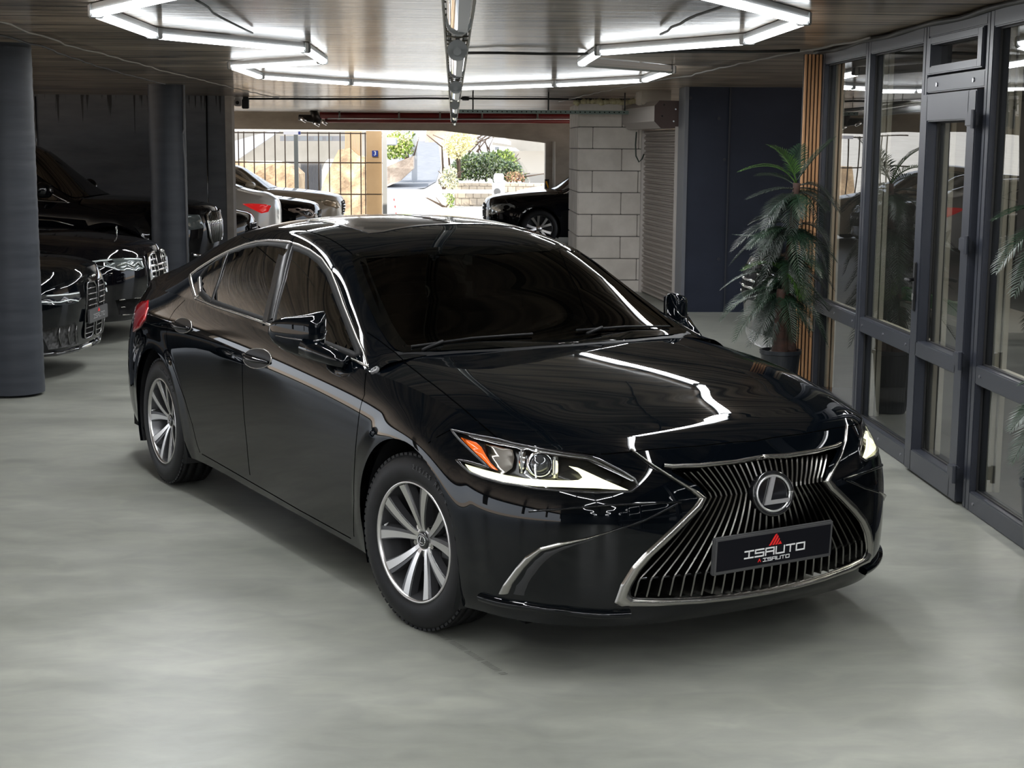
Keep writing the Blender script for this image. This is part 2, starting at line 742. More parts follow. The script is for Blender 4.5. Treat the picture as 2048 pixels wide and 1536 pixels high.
class Skin:
    """ray tests against the right half (y<0) of a car"""

    def __init__(s, sheets, origin, rz, mirror=False):
        V = []
        F = []
        for P in sheets.values():
            v, f = sheet_vf(P, -1)
            F += [tuple(i + len(V) for i in q) for q in f]
            V += [tuple(x) for x in v]
        s.b = BVHTree.FromPolygons([Vector(v) for v in V], F)
        c, sn = math.cos(-rz), math.sin(-rz)
        s.rot = Matrix(((c, -sn, 0), (sn, c, 0), (0, 0, 1)))
        s.o = s.rot @ (CAM_O - Vector(origin))

    def trace(s, px, py):
        """where the sight line through a photograph point meets the body"""
        d = s.rot @ (CAM_F + CAM_R * ((px - 1024) / FPX) - CAM_U * ((py - 768) / FPX))
        d.normalize()
        h = s.b.ray_cast(s.o, d)
        if h[0] is None:
            # nearest miss: walk along the ray
            best = None
            for k in range(80):
                p = s.o + d * (4.5 + k * .06)
                n = s.b.find_nearest(p)
                if best is None or n[3] < best[1]:
                    best = (n[0], n[3])
            return best[0]
        return h[0]

    def tr(s, pts):
        return [s.trace(*p) for p in pts]

    def drop(s, a, b, plane):
        if plane == 'xz':
            h = s.b.ray_cast(Vector((a, -3, b)), Vector((0, 1, 0)))
        elif plane == 'wz':
            h = s.b.ray_cast(Vector((3, -abs(a), b)), Vector((-1, 0, 0)))
        else:
            h = s.b.ray_cast(Vector((a, -abs(b), 3)), Vector((0, 0, -1)))
        return h[0], h[1]

    def normal(s, p):
        n = s.b.find_nearest(p)
        nn = n[1]
        if nn.dot(Vector((p[0] + 1.4, p[1] * 1.6, p[2] - .3))) < 0:
            nn = -nn
        return nn


def pl(p, plane):
    return (p[0], p[2]) if plane == 'xz' else ((-p[1], p[2]) if plane == 'wz' else (p[0], -p[1]))


def inpoly(poly, x, y):
    c = False
    n = len(poly)
    j = n - 1
    for i in range(n):
        a, b = poly[i], poly[j]
        if (a[1] > y) != (b[1] > y) and x < (b[0] - a[0]) * (y - a[1]) / (b[1] - a[1]) + a[0]:
            c = not c
        j = i
    return c


def resample(pts, step):
    out = []
    for i in range(len(pts)):
        a, b = np.array(pts[i]), np.array(pts[(i + 1) % len(pts)])
        k = max(1, int(np.linalg.norm(b - a) / step))
        out += [tuple(a + (b - a) * q / k) for q in range(k)]
    return out


def smooth_loop(pts, it=1):
    """chaikin corner cutting on a closed loop"""
    for _ in range(it):
        o = []
        for i in range(len(pts)):
            a, b = np.array(pts[i], float), np.array(pts[(i + 1) % len(pts)], float)
            o += [tuple(a * .8 + b * .2), tuple(a * .2 + b * .8)]
        pts = o
    return pts


def cdt(poly, step):
    poly = resample(poly, step)
    P = np.array(poly)
    x0, y0 = P.min(0)
    x1, y1 = P.max(0)
    ins = []
    for i, x in enumerate(np.arange(x0 + step / 2, x1, step)):
        for y in np.arange(y0 + step / 2 + (i % 2) * step / 2, y1, step):
            if inpoly(poly, x, y):
                d = np.min(np.hypot(P[:, 0] - x, P[:, 1] - y))
                if d > step * .5:
                    ins.append((x, y))
    v = [Vector(p) for p in poly] + [Vector(p) for p in ins]
    n = len(poly)
    e = [(i, (i + 1) % n) for i in range(n)]
    r = delaunay_2d_cdt(v, e, [list(range(n))], 1, 1e-7)
    # keep the boundary order by original index
    idx = {}
    for k, orig in enumerate(r[3]):
        for q in orig:
            if q < n:
                idx[q] = k
    loop = [idx[q] for q in range(n) if q in idx]
    return [tuple(x) for x in r[0]], r[2], loop


def patch_vf(skin, outline, plane, off=.002, step=.02, skirt=0.):
    """sheet lying on the body inside an outline (3D points), moved out by off along the drop axis"""
    poly = [pl(p, plane) for p in outline]
    v2, F, loop = cdt(poly, step)
    V = []
    last = outline[0]
    ax = {'xz': Vector((0, -1, 0)), 'wz': Vector((1, 0, 0)), 'xw': Vector((0, 0, 1))}[plane]
    for a, b in v2:
        h, nn = skin.drop(a, b, plane)
        if h is None:
            # off the edge of the body: take the nearest outline point
            k = min(range(len(outline)), key=lambda q: (poly[q][0] - a) ** 2 + (poly[q][1] - b) ** 2)
            h = Vector(outline[k])
            if plane == 'xz':
                h = Vector((a, h.y, b))
            elif plane == 'wz':
                h = Vector((h.x, -a, b))
            else:
                h = Vector((a, -b, h.z))
        V.append(h + ax * off)
    F = [tuple(f) for f in F]
    if skirt:
        n = len(V)
        V += [V[i] - ax * skirt for i in loop]
        m = len(loop)
        F += [(loop[i], loop[(i + 1) % m], n + (i + 1) % m, n + i) for i in range(m)]
    return V, F


def mir(V):
    return [Vector((v[0], -v[1], v[2])) for v in V]


def two(name, V, F, m, parents, smooth=True, label=None):
    """the same part on both sides of the car; parents: one or a pair"""
    pr = parents if isinstance(parents, (list, tuple)) else (parents, parents)
    a = mesh_obj(name, V, F, m, pr[0], smooth)
    b = mesh_obj(name, mir(V), [f[::-1] for f in F], m, pr[1], smooth)
    for q in (a, b):
        if label:
            q['label'] = label
    return a, b


def one(name, V, F, m, parent, smooth=True):
    """both halves joined in one mesh"""
    n = len(V)
    return mesh_obj(name, list(V) + mir(V), list(F) + [tuple(i + n for i in f[::-1]) for f in F], m, parent, smooth)


def strip_vf(skin, pts, width, height=.0015, closed=False, sink=.002, sub=.02, prof='flat', nrm=None):
    """a bar lying on the body along a polyline"""
    P = [Vector(p) for p in pts]
    Q = []
    n = len(P)
    for i in range(n if closed else n - 1):
        a, b = P[i], P[(i + 1) % n]
        k = max(1, int((b - a).length / sub))
        for q in range(k):
            Q.append(a + (b - a) * q / k)
    if not closed:
        Q.append(P[-1])
    # settle onto the surface
    R = []
    for p in Q:
        h = skin.b.find_nearest(p)
        R.append((h[0] if h[3] < .03 else p, skin.normal(p)))
    V = []
    F = []
    m = len(R)
    hw = width / 2
    cs = [(-hw, -sink), (-hw * .8, height * .8), (0, height), (hw * .8, height * .8), (hw, -sink)] if prof == 'round' else [(-hw, -sink), (-hw, height), (hw, height), (hw, -sink)]
    kk = len(cs)
    for i, (p, nn) in enumerate(R):
        a = R[(i - 1) % m][0] if closed or i > 0 else p
        b = R[(i + 1) % m][0] if closed or i < m - 1 else p
        t = (b - a).normalized()
        s = t.cross(nn).normalized()
        ww = width[i] if isinstance(width, list) else 1
        for q, h in cs:
            V.append(p + s * q * ww + nn * h)
    for i in range(m if closed else m - 1):
        for k in range(kk - 1):
            a = i * kk + k
            b = ((i + 1) % m) * kk + k
            F.append((a, b, b + 1, a + 1))
    return V, F


def band_vf(A, B, nrm_fn, h=.006, rows=6, bulge=.5, n=90):
    """strip between two open polylines A and B with a raised, rounded face"""
    def rs(P):
        P = np.array([tuple(p) for p in P])
        L = np.concatenate([[0], np.cumsum(np.linalg.norm(np.diff(P, axis=0), axis=1))])
        return L / L[-1], P
    la, PA = rs(A)
    lb, PB = rs(B)
    # same control count => correspond by index
    ta = np.linspace(0, len(A) - 1, n)
    a = np.stack([np.interp(ta, range(len(A)), PA[:, k]) for k in range(3)], 1)
    b = np.stack([np.interp(ta, range(len(B)), PB[:, k]) for k in range(3)], 1)
    V = []
    F = []
    for i in range(n):
        nn = nrm_fn(Vector(a[i]) * .5 + Vector(b[i]) * .5)
        for j in range(rows + 1):
            s = j / rows
            p = Vector(a[i]) * (1 - s) + Vector(b[i]) * s
            hh = h * (math.sin(math.pi * s) ** bulge if 0 < j < rows else -.6)
            V.append(p + nn * hh)
    F = grid_faces(n, rows + 1)
    return V, F


def text_vf(s, size=1., extrude=0., font=None, bold=0.):
    cu = bpy.data.curves.new('t', 'FONT')
    cu.body = s
    cu.size = size
    cu.extrude = extrude
    cu.offset = bold
    cu.align_x = 'CENTER'
    cu.align_y = 'CENTER'
    o = bpy.data.objects.new('t', cu)
    COL.objects.link(o)
    dg = bpy.context.evaluated_depsgraph_get()
    me = bpy.data.meshes.new_from_object(o.evaluated_get(dg))
    V = [v.co.copy() for v in me.vertices]
    F = [tuple(p.vertices) for p in me.polygons]
    bpy.data.objects.remove(o)
    bpy.data.curves.remove(cu)
    return V, F


# square block lettering built from strokes on a 4 x 5 grid
GLY = {
    'I': [((0, 0), (4, 0)), ((0, 5), (4, 5)), ((2, 0), (2, 5))],
    'S': [((4, 5), (0, 5)), ((0, 5), (0, 2.6)), ((0, 2.6), (4, 2.6)), ((4, 2.6), (4, 0)), ((4, 0), (0, 0))],
    'A': [((0, 0), (0, 5)), ((0, 5), (4, 5)), ((4, 5), (4, 0)), ((0, 2.4), (4, 2.4))],
    'U': [((0, 5), (0, 0)), ((0, 0), (4, 0)), ((4, 0), (4, 5))],
    'T': [((0, 5), (4, 5)), ((2, 5), (2, 0))],
    'O': [((0, 0), (4, 0)), ((4, 0), (4, 5)), ((4, 5), (0, 5)), ((0, 5), (0, 0))],
}


def glyphs(word, w, h, st, gap):
    """strokes as 2D rects centred on the origin; each letter w x h"""
    R = []
    tot = len(word) * w + (len(word) - 1) * gap
    x = -tot / 2
    for ch in word:
        for (a, b), (c, d) in GLY[ch]:
            xa, xb = sorted((x + a / 4 * w, x + c / 4 * w))
            ya, yb = sorted((-h / 2 + b / 5 * h, -h / 2 + d / 5 * h))
            R.append((xa - st / 2, xb + st / 2, ya - st / 2, yb + st / 2))
        x += w + gap
    return R
# ------------------------------------------------------------------ wheels


def build_wheel(parent, M, R=.334, W=.215, rim=.228, spokes='twin', lod=0, face=MACH, badge=True, sidetext=True):
    """wheel with axis +Z outward in its own space, placed by M"""
    k = R / .334
    w2 = W / 2
    # tyre with circumferential grooves
    pr = [(rim - .006, w2 - .022), (rim + .002, w2 - .006), (rim + .022, w2 + .001), (rim + .05, w2 + .003), (R - .042, w2 - .001),
          (R - .02, w2 - .009), (R - .007, w2 - .021)]
    tr = []
    for a, b in ((w2 - .028, w2 - .055), (w2 - .064, w2 - .10), (w2 - .109, -w2 + .064), (-w2 + .055, -w2 + .028)):
        tr += [(R - .007, a + .001), (R, a), (R, b), (R - .007, b - .001)]
    pr += tr
    pr += [(R - .012, -w2 + .015), (R - .04, -w2), (rim, -w2 + .01)]
    mb = MB().lathe(pr, 72 if lod == 0 else 32)
    if lod == 0:
        # lateral tread sipes as thin dark fins between blocks, shoulder blocks
        for i in range(72):
            a = 2 * math.pi * i / 72
            c, s = math.cos(a), math.sin(a)
            for z0, z1 in ((w2 - .018, w2 - .052),):
                r = R - .0075
                T = Vector((-s, c, 0))
                O = Vector((c, s, 0))
                V = []
                for rr in (r - .006, r + .0065):
                    for zz in (z0, z1):
                        for tt in (-.0095, .0095):
                            V.append(O * rr + T * tt + Vector((0, 0, zz)))
                # raised shoulder blocks
                mb.add(V, [(4, 5, 7, 6), (0, 4, 6, 2), (1, 3, 7, 5), (0, 1, 5, 4), (2, 6, 7, 3)])
    ty = mb.build('tyre', RUBBER, parent, M)
    if lod == 0 and sidetext:
        mt = MB()
        for word, a0, sz in (('215/55 R17 V', 62, .026), ('ZEETIN', 255, .034)):
            if word == 'ZEETIN':
                continue
            n = len(word)
            for i, ch in enumerate(word):
                if ch == ' ':
                    continue
                V, F = text_vf(ch, sz, .001)
                an = math.radians(a0 - (i - n / 2) * 4.0)
                ca, sa = math.cos(an), math.sin(an)
                rad = Vector((ca, sa, 0))
                tan = Vector((sa, -ca, 0))
                O = rad * (R - .045)
                VV = [O + tan * v.x + rad * v.y + Vector((0, 0, w2 + .0035 + v.z)) for v in V]
                mt.add(VV, F)
        mt.build('size_marking', mat('tyre_lettering', (.05, .05, .052), .35), ty, M)
    # rim barrel and lip
    lip = MB().lathe([(rim - .010, w2 - .02), (rim - .008, w2 - .006), (rim - .001, w2 - .004), (rim + .001, w2 - .012)], 72 if lod == 0 else 32)
    if lod == 0:
        lip.build('rim_lip', face, parent, M)
        brl = MB().lathe([(rim - .010, w2 - .02), (rim - .018, w2 - .05), (rim - .03, 0), (rim - .022, -w2 + .03), (rim, -w2 + .01)], 64)
        brl.build('rim_barrel', GREYALLOY, parent, M)
    else:
        lip.lathe([(rim - .010, w2 - .02), (rim - .018, w2 - .05), (.04, -.02)], 32)
        lip.build('rim', GREYALLOY, parent, M)
    zc, zr = w2 - .055, w2 - .014      # face height at hub / rim

    def spoke(mbody, mface, am, tip, root, wr, wt, cut=.18):
        n = 10
        L = []
        for i in range(n + 1):
            q = i / n
            r = .036 * k + (rim - .012 - .036 * k) * q
            an = am + math.radians(root + (tip - root) * (q ** .8))
            w = wr + (wt - wr) * (q ** 1.15)
            z = zc + (zr - zc) * (q ** .75)
            c, s = math.cos(an), math.sin(an)
            L.append((Vector((c, s, 0)) * r, Vector((-s, c, 0)), w, z))
        for tgt, ww, zt, zb in ((mbody, 1.0, -.004, -.034), (mface, .60, 0, -.004)):
            if tgt is None:
                continue
            V = []
            for p, t, w, z in L:
                h = w / 2 * ww
                ofs = t * (w * .10 if tgt is mface else 0) * (1 if tip > 0 else -1)
                V += [p - t * h * (1.15 if tgt is mbody else 1) + ofs + Vector((0, 0, z + zb)), p - t * h + ofs + Vector((0, 0, z + zt)), p + t * h + ofs + Vector((0, 0, z + zt)), p + t * h * (1.15 if tgt is mbody else 1) + ofs + Vector((0, 0, z + zb))]
            F = []
            for i in range(n):
                a = i * 4
                F += [(a + j, a + j + 1, a + 5 + j, a + 4 + j) for j in range(3)]
            F += [(0, 3, 2, 1), (n * 4, n * 4 + 1, n * 4 + 2, n * 4 + 3)]
            tgt.add(V, F)
    if lod == 0:
        for i in range(5):
            for sg in (1, -1):
                a, b = MB(), MB()
                spoke(a, b, 2 * math.pi * i / 5 + .35, 18 * sg, 7.5 * sg, .026 * k, .056 * k)
                so = a.build('spoke', GREYALLOY, parent, M)
                b.build('spoke_face', face, so, M)
        h = MB().lathe([(.062 * k, zc - .03), (.058 * k, zc - .006), (.043 * k, zc - .001), (.036 * k, zc + .001), (.034 * k, zc - .004), (0.001, zc - .004)], 40)
        h.build('hub', face, parent, M)
        cap = MB().lathe([(.033 * k, zc - .004), (.031 * k, zc + .004), (.026 * k, zc + .006), (.0001, zc + .007)], 32)
        co = cap.build('centre_cap', GPLAS, parent, M)
        if badge:
            b = MB()
            ring = [(.022 * math.cos(t), .018 * math.sin(t), zc + .008) for t in np.linspace(0, 2 * math.pi, 25)]
            b.tube(ring, .0016, 6)
            b.tube([(-.002, .014, zc + .008), (-.010, -.008, zc + .008), (.012, -.008, zc + .008)], .0020, 6)
            b.build('cap_badge', CHROME, co, M)
        for i in range(5):
            a = 2 * math.pi * (i + .5) / 5 + .35
            c, s = math.cos(a) * .054, math.sin(a) * .054
            n = MB().cyl((c, s, zc - .012), .0105, .022, 6)
            n.build('lug_nut', SATIN, parent, M)
        d = MB().lathe([(.155, -.005), (.155, .004), (.06, .006), (.06, .02), (.0001, .02)], 40)
        d.build('brake_disc', mat('brake_steel', (.18, .18, .18), .35, .9), parent, M)
        cl = MB().box(.075, .165, -.06, .06, -.02, .03, .01)
        cl.build('brake_caliper', mat('caliper', (.06, .06, .06), .5, .3), parent, M)
        vl = MB().tube([(-.2, .03, w2 - .04), (-.185, .028, w2 - .012)], .004, 6)
        vl.build('valve', mat('valve', (.5, .5, .5), .4), parent, M)
    else:
        a = MB()
        for i in range(5):
            for sg in (1, -1):
                spoke(a, None, 2 * math.pi * i / 5, 16 * sg, 8 * sg, .03 * k, .045 * k)
        a.lathe([(.06 * k, zc - .02), (.055 * k, zc), (.0001, zc + .003)], 20)
        a.build('spokes', face, parent, M)


def wheel_matrix(x, y, z, side, steer=0.):
    """axis +Z of the wheel points outwards (side -1: y negative)"""
    Mx = Matrix.Rotation(math.radians(90) * (1 if side < 0 else -1), 4, 'X')
    return Matrix.Translation((x, y, z)) @ Matrix.Rotation(steer, 4, 'Z') @ Mx


# ------------------------------------------------------------------ THE SEDAN
CAR_O = (0.6344, 5.9550, 0.0)
CAR_RZ = math.radians(-61.219)
sh = Shape(fine=1.25)
D = sh.sheets()
SK = Skin(D, CAR_O, CAR_RZ)
CAR = empty('sedan', CAR_O, CAR_RZ, 'glossy black sedan in the foreground with a spindle grille of chevron bars and lit headlights', 'car')
T = SK.tr

# outlines read off the photograph, carried onto the body surface ---------------
HL = [(902, 859), (930, 866), (960, 872), (995, 878), (1028, 887), (1080, 897), (1130, 906), (1173, 912), (1200, 920), (1240, 940), (1270, 958), (1277, 972),
      (1262, 983), (1192, 985), (1120, 981), (1075, 977), (1005, 966), (965, 955), (940, 945), (925, 932), (913, 919), (940, 924), (978, 935), (950, 909), (922, 882)]
DRL1 = [(935, 930), (968, 940), (1016, 952), (1056, 959), (1100, 962), (1150, 963), (1163, 962), (1171, 957), (1163, 947), (1143, 934), (1160, 937), (1212, 961), (1259, 981), (1192, 977), (1130, 975), (1075, 973),
        (1016, 966), (962, 953), (945, 944)]
AMB = [(928, 877), (956, 886), (966, 895), (975, 911), (985, 927), (1000, 942), (989, 939), (975, 927), (957, 909), (941, 893)]
TURN = [(986, 891), (1040, 905), (1044, 920), (1040, 941), (1020, 955), (1003, 942), (993, 925)]
TOPB = [(915, 863), (960, 874), (1010, 884), (1080, 899), (1180, 915), (1240, 945), (1272, 962), (1268, 966), (1232, 948), (1175, 922), (1080, 907), (1005, 892), (955, 880)]
SP_OUT = [(1259, 901), (1300, 931), (1340, 957), (1380, 982), (1397, 997), (1388, 1010), (1330, 1066), (1290, 1103), (1262, 1133), (1240, 1168), (1226, 1208), (1236, 1217), (1311, 1219), (1400, 1211), (1464, 1201), (1548, 1184)]
SP_IN = [(1266, 901), (1308, 931), (1350, 957), (1395, 982), (1414, 996), (1403, 1018), (1344, 1077), (1306, 1112), (1281, 1142), (1265, 1170), (1258, 1187), (1268, 1199), (1317, 1209), (1400, 1200), (1464, 1189), (1548, 1172)]


def c0(pts):
    """last point pulled onto the centre line"""
    pts[-1] = Vector((pts[-1].x, 0, pts[-1].z))
    return pts


sp_out = c0(T(SP_OUT))
sp_in = c0(T(SP_IN))
for ring in (sp_out, sp_in):
    k0 = 10
    ws_ = np.array([-p.y for p in ring[k0:]])
    for at_ in ('z', 'x'):
        zs_ = np.array([getattr(p, at_) for p in ring[k0:]])
        co = np.polyfit(ws_ ** 2, zs_, 2 if at_ == 'x' else 1)
        for p, w_ in zip(ring[k0 + 1:], ws_[1:]):
            setattr(p, at_, float(np.polyval(co, w_ * w_)))
# grille opening: half outline in (w,z)
GT = T([(1330, 937), (1400, 933), (1470, 926), (1530, 917)])
gt_z = GT[-1].z
grille_half = [Vector((GT[-1].x, 0, gt_z))] + GT[::-1] + [sp_in[3] + Vector((0, .012, .01))] + sp_in[4:]
GP = [pl(p, 'wz') for p in grille_half]
hl3 = T(HL)
HP = [pl(p, 'wz') for p in hl3]
WIN_OUT = [(380, 550), (381, 565), (392, 597), (430, 613), (480, 629), (526, 645), (580, 667), (640, 693), (690, 713), (735, 732), (728, 706), (714, 675), (702, 645),
           (688, 610), (676, 575), (664, 545), (645, 518), (622, 501), (600, 491), (577, 484), (537, 481), (510, 484), (490, 489), (455, 503), (430, 516), (412, 527), (395, 538)]
WIN_IN = [(399, 556), (401, 584), (419, 603), (470, 621), (523, 639), (575, 660), (640, 685), (709, 711), (717, 708), (716, 700), (705, 672), (693, 640), (680, 607), (668, 574), (657, 546), (640, 523), (620, 508), (600, 499),
          (582, 494), (555, 490), (519, 489), (490, 496), (462, 506), (435, 521), (413, 537)]
win_out = T(WIN_OUT)
win_in = T(WIN_IN)
WP = [pl(p, 'xz') for p in win_in]
WS = [(960, 494), (880, 496), (790, 501), (720, 506), (705, 510), (704, 522), (716, 562), (736, 612), (757, 656), (775, 684), (790, 700), (806, 706), (880, 703), (962, 699), (1030, 695), (1112, 691)]
ws3 = T(WS)
ws3[0].y = 0
ws3[-1].y = 0
ws3[0].x = ws3[1].x + .045
ws3[-1].x = ws3[-2].x + .01
WSP = [pl(p, 'xw') for p in ws3]


def shrink(poly, d):
    P = np.array(poly, float)
    n = len(P)
    A = sum(P[i][0] * P[(i + 1) % n][1] - P[(i + 1) % n][0] * P[i][1] for i in range(n))
    s = 1 if A > 0 else -1
    out = []
    for i in range(n):
        e1 = P[i] - P[i - 1]
        e2 = P[(i + 1) % n] - P[i]
        n1 = np.array([-e1[1], e1[0]]) / (np.linalg.norm(e1) + 1e-9) * s
        n2 = np.array([-e2[1], e2[0]]) / (np.linalg.norm(e2) + 1e-9) * s
        m = n1 + n2
        m /= (np.linalg.norm(m) + 1e-9)
        out.append(tuple(P[i] + m * d))
    return out


HPs = shrink(HP, .010)
WPs = shrink(WP, .010)
WSs = shrink(WSP, .03)
WSs[0] = (WSs[0][0], -.1)
WSs[-1] = (WSs[-1][0], -.1)
# side sheet --------------------------------------------------------------
V, F = sheet_vf(D['side'], -1)
V, F = snap_arch(V, F, [(0, .335, .385), (-2.87, .335, .385)])
V, F, _ = snap_poly(V, F, HP, (1, 2), lambda v: v[0] > .15, SK, 'wz')
V, F, _ = snap_poly(V, F, [(p[0] - (.01 if p[0] < .001 else 0), p[1]) for p in GP], (1, 2), lambda v: v[0] > .6, SK, 'wz')
F2 = F


def split_faces(V, F, rules):
    """rules: list of (name, test(centroid)); first hit wins; returns {name: (V,F)}"""
    out = {}
    for f in F:
        c = V[list(f)].mean(0)
        for n, t in rules:
            if t(c):
                out.setdefault(n, []).append(f)
                break
    r = {}
    for n, fs in out.items():
        u = sorted(set(i for f in fs for i in f))
        m = {a: b for b, a in enumerate(u)}
        r[n] = ([Vector(V[i]) for i in u], [tuple(m[i] for i in f) for f in fs])
    return r


def fdoor(z):
    return -.451 + (.03 * (z - .25) / .42 if z < .67 else .03 + .11 * (z - .67) / .345)


def rdoor(z):
    return np.interp(z, [.2, .28, .38, .58, .76, .90, 1.02], [-2.252, -2.252, -2.31, -2.505, -2.685, -2.634, -2.55])


def mdoor(z):
    return -1.57 - .03 * min(1, max(0, (z - .45) / .3))


rules = [
    ('front_bumper', lambda c: c[0] > .385 and (c[0] > .60 or c[2] < .74 - (c[0] - .385) * .55)),
    ('front_fender', lambda c: c[0] > fdoor(c[2])),
    ('rocker_panel', lambda c: c[2] < .262 and c[0] > -2.35),
    ('front_door', lambda c: c[0] > mdoor(c[2])),
    ('rear_door', lambda c: c[0] > rdoor(c[2])),
    ('rear_bumper', lambda c: c[0] < -3.55 and c[2] < .72),
    ('rear_fender', lambda c: True)]
PARTS = split_faces(V, F2, rules)
part_o = {}
for n, (v, f) in PARTS.items():
    if n in ('front_bumper', 'rear_bumper'):
        part_o[n] = (one(n, v, f, PAINT, CAR),) * 2
    else:
        part_o[n] = two(n, v, f, PAINT, CAR)
NM = NormalMap(D['side'])
for pq in part_o.values():
    for q in set(pq):
        NM.apply(q)
# sheet ends welded visually by the shared boundary; hood
V, F = sheet_vf(D['hood'], -1)
part_o['hood'] = (one('hood', V, F, PAINT, CAR),) * 2
NormalMap(D['hood']).apply(part_o['hood'][0])
# cabin shell with window openings
V, F = sheet_vf(D['cabin'], -1)
WSs[0] = (WSs[0][0], -.1)


def is_side(c):
    return c[2] > .90 and c[0] < -.45 and c[1] < -.55 and inpoly(WPs, c[0], c[2]) and c[1] < -.6


def is_screen(c):
    return c[0] > -1.3 and inpoly(WSs, c[0], -c[1]) and c[2] > .95 and -c[1] < spl(*RAIL)(c[0])[0] - .03


NMC = NormalMap(D['cabin'])
WSq = [(x, w_ if w_ > -.05 else -.02) for x, w_ in WSs]
V, Fo, Fs = snap_poly(V, F, WPs, (0, 2), lambda v: v[2] > .90 and v[0] < -.40 and v[1] < -.5)
V, Fo, Fw = snap_poly(V, Fo, WSq, (0, 1), lambda v: v[0] > -1.3 and v[2] > .9 and -v[1] < spl(*RAIL)(v[0])[0] - .015)
pr = split_faces(V, Fo, [('roof', lambda c: c[2] > 1.30), ('body_pillars', lambda c: True)])
pr.update(split_faces(V, Fs, [('side_window', lambda c: True)]))
pr.update(split_faces(V, Fw, [('windscreen', lambda c: True)]))
for n, (v, f) in pr.items():
    if n == 'side_window':
        qs = two(n, v, f, TINTS, CAR)
    else:
        qs = (one(n, v, f, TINT if n == 'windscreen' else PAINT, CAR),)
    for q in qs:
        NMC.apply(q)
V, F = sheet_vf(D['tail'], -1)
one('boot_lid', V, F, PAINT, CAR)

# glass --------------------------------------------------------------------
# black frit band along the windscreen edge
a = [Vector(p) for p in ws3]
b = []
for (x, w_), p in zip(shrink(WSP, .055), ws3):
    h, _ = SK.drop(x, max(w_, 0), 'xw')
    b.append(h if h is not None else Vector(p))
b[0] = Vector((b[0].x, 0, b[0].z))
b[-1] = Vector((b[-1].x, 0, b[-1].z))
V, F = band_vf([p + Vector((0, 0, .0052)) for p in a], [p + Vector((0, 0, .0052)) for p in b], lambda p: Vector((.4, 0, .9)), h=.0008, rows=3, n=140)
one('windscreen_border', V, F, mat('glass_frit', (.001, .0012, .0012), .04, spec=.35), CAR)
# chrome frame around the side glass
V, F = [], []
lo = win_out
V, F = strip_vf(SK, lo, .013, .006, closed=True, prof='round', sub=.015)
fr = two('window_surround', V, F, SATIN, CAR)
# window rubber inside the chrome
V, F = strip_vf(SK, win_in, .034, .0045, closed=True, prof='round', sub=.015)
two('window_seal', V, F, mat('rubber_seal', (.004, .004, .004), .7, spec=.15), CAR)
# division bar and B pillar
for nm, A_, B_, wd in (('window_divider', (457, 507), (424, 604), .022), ('pillar_cover', (575, 491), (536, 644), .085)):
    V, F = strip_vf(SK, T([A_, ((A_[0] + B_[0]) / 2 - (1 if nm == 'pillar_cover' else 0), (A_[1] + B_[1]) / 2), B_]), wd, .0055, sub=.02)
    two(nm, V, F, mat('pillar_black', (.006, .006, .006), .35, spec=.25), CAR)
V, F = strip_vf(SK, T([(586, 495), (569, 560), (547, 648)]), .012, .008, prof='round')
two('door_edge_trim', V, F, BPLAS, CAR)
V, F = strip_vf(SK, T([(380, 551), (392, 597), (401, 584), (399, 556)]), .02, .007, closed=False, prof='round')
two('quarter_trim', V, F, SATIN, CAR)

# panel gaps -----------------------------------------------------------------
GAP = mat('panel_gap', (.001, .001, .001), .9, spec=0.)
for nm, px_, par in (
    ('gap_line', [(735, 735), (729, 790), (716, 850), (711, 900), (708, 1000), (708, 1073)], 'front_fender'),
    ('gap_line', [(487, 703), (485, 760), (488, 830), (494, 890), (500, 950)], 'front_door'),
    ('gap_line', [(370, 600), (350, 620), (338, 640), (333, 665), (336, 700), (352, 750), (370, 800), (385, 850), (394, 888), (400, 905)], 'rear_door'),
    ('gap_line', [(404, 908), (500, 963), (600, 1021), (702, 1077)], 'rocker_panel'),
    ('gap_line', [(903, 859), (880, 871), (857, 886)], 'front_bumper'),
    ('hood_gap', [(735, 665), (760, 682), (792, 706), (850, 757), (905, 800), (950, 838), (985, 868), (1005, 884)], 'hood'),
    ('gap_line', [(707, 510), (660, 478), (600, 459)], 'hood'),
):
    V, F = strip_vf(SK, T(px_), .0045, .0007, sub=.03)
    two(nm, V, F, GAP, part_o[par])
hf = T([(1120, 903), (1180, 909), (1215, 908), (1258, 904), (1330, 897), (1400, 892), (1470, 884), (1520, 877)])
hf.append(Vector((hf[-1].x + .001, 0, hf[-1].z)))
V, F = strip_vf(SK, hf, .004, .0007, sub=.03)
one('hood_front_gap', V, F, GAP, part_o['hood'][0])

# head lamps -------------------------------------------------------------------
CREAM = mat('running_light', (.9, .9, .75), .3, emit=(1.0, .97, .62), es=.55)
AMBER = mat('amber_reflector', (.75, .12, .01), .25, coat=.6, emit=(.8, .12, .0), es=.12)
LBACK = mat('lamp_bezel', (.012, .012, .012), .25, coat=.4)
V, F = patch_vf(SK, hl3, 'wz', .003, .02)
hl = two('headlight', V, F, LENS, CAR)
# dark housing behind the lens, with walls
V, F = patch_vf(SK, hl3, 'wz', -.085, .03, skirt=-.088)
two('lamp_housing', V, F, LBACK, hl)
V, F = strip_vf(SK, hl3, .010, .0035, closed=True, prof='round')
two('lamp_edge', V, F, GPLAS, hl)
for nm, o_, m_, of in (('running_light', DRL1, CREAM, -.006), ('amber_reflector', AMB, AMBER, -.012), ('turn_reflector', TURN, mat('fluted_reflector', (.45, .42, .38), .25, 1.0), -.05), ('upper_bezel', TOPB, DCHROME, -.004)):
    V, F = patch_vf(SK, T(o_), 'wz', of, .012, skirt=.012)
    two(nm, V, F, m_, hl)
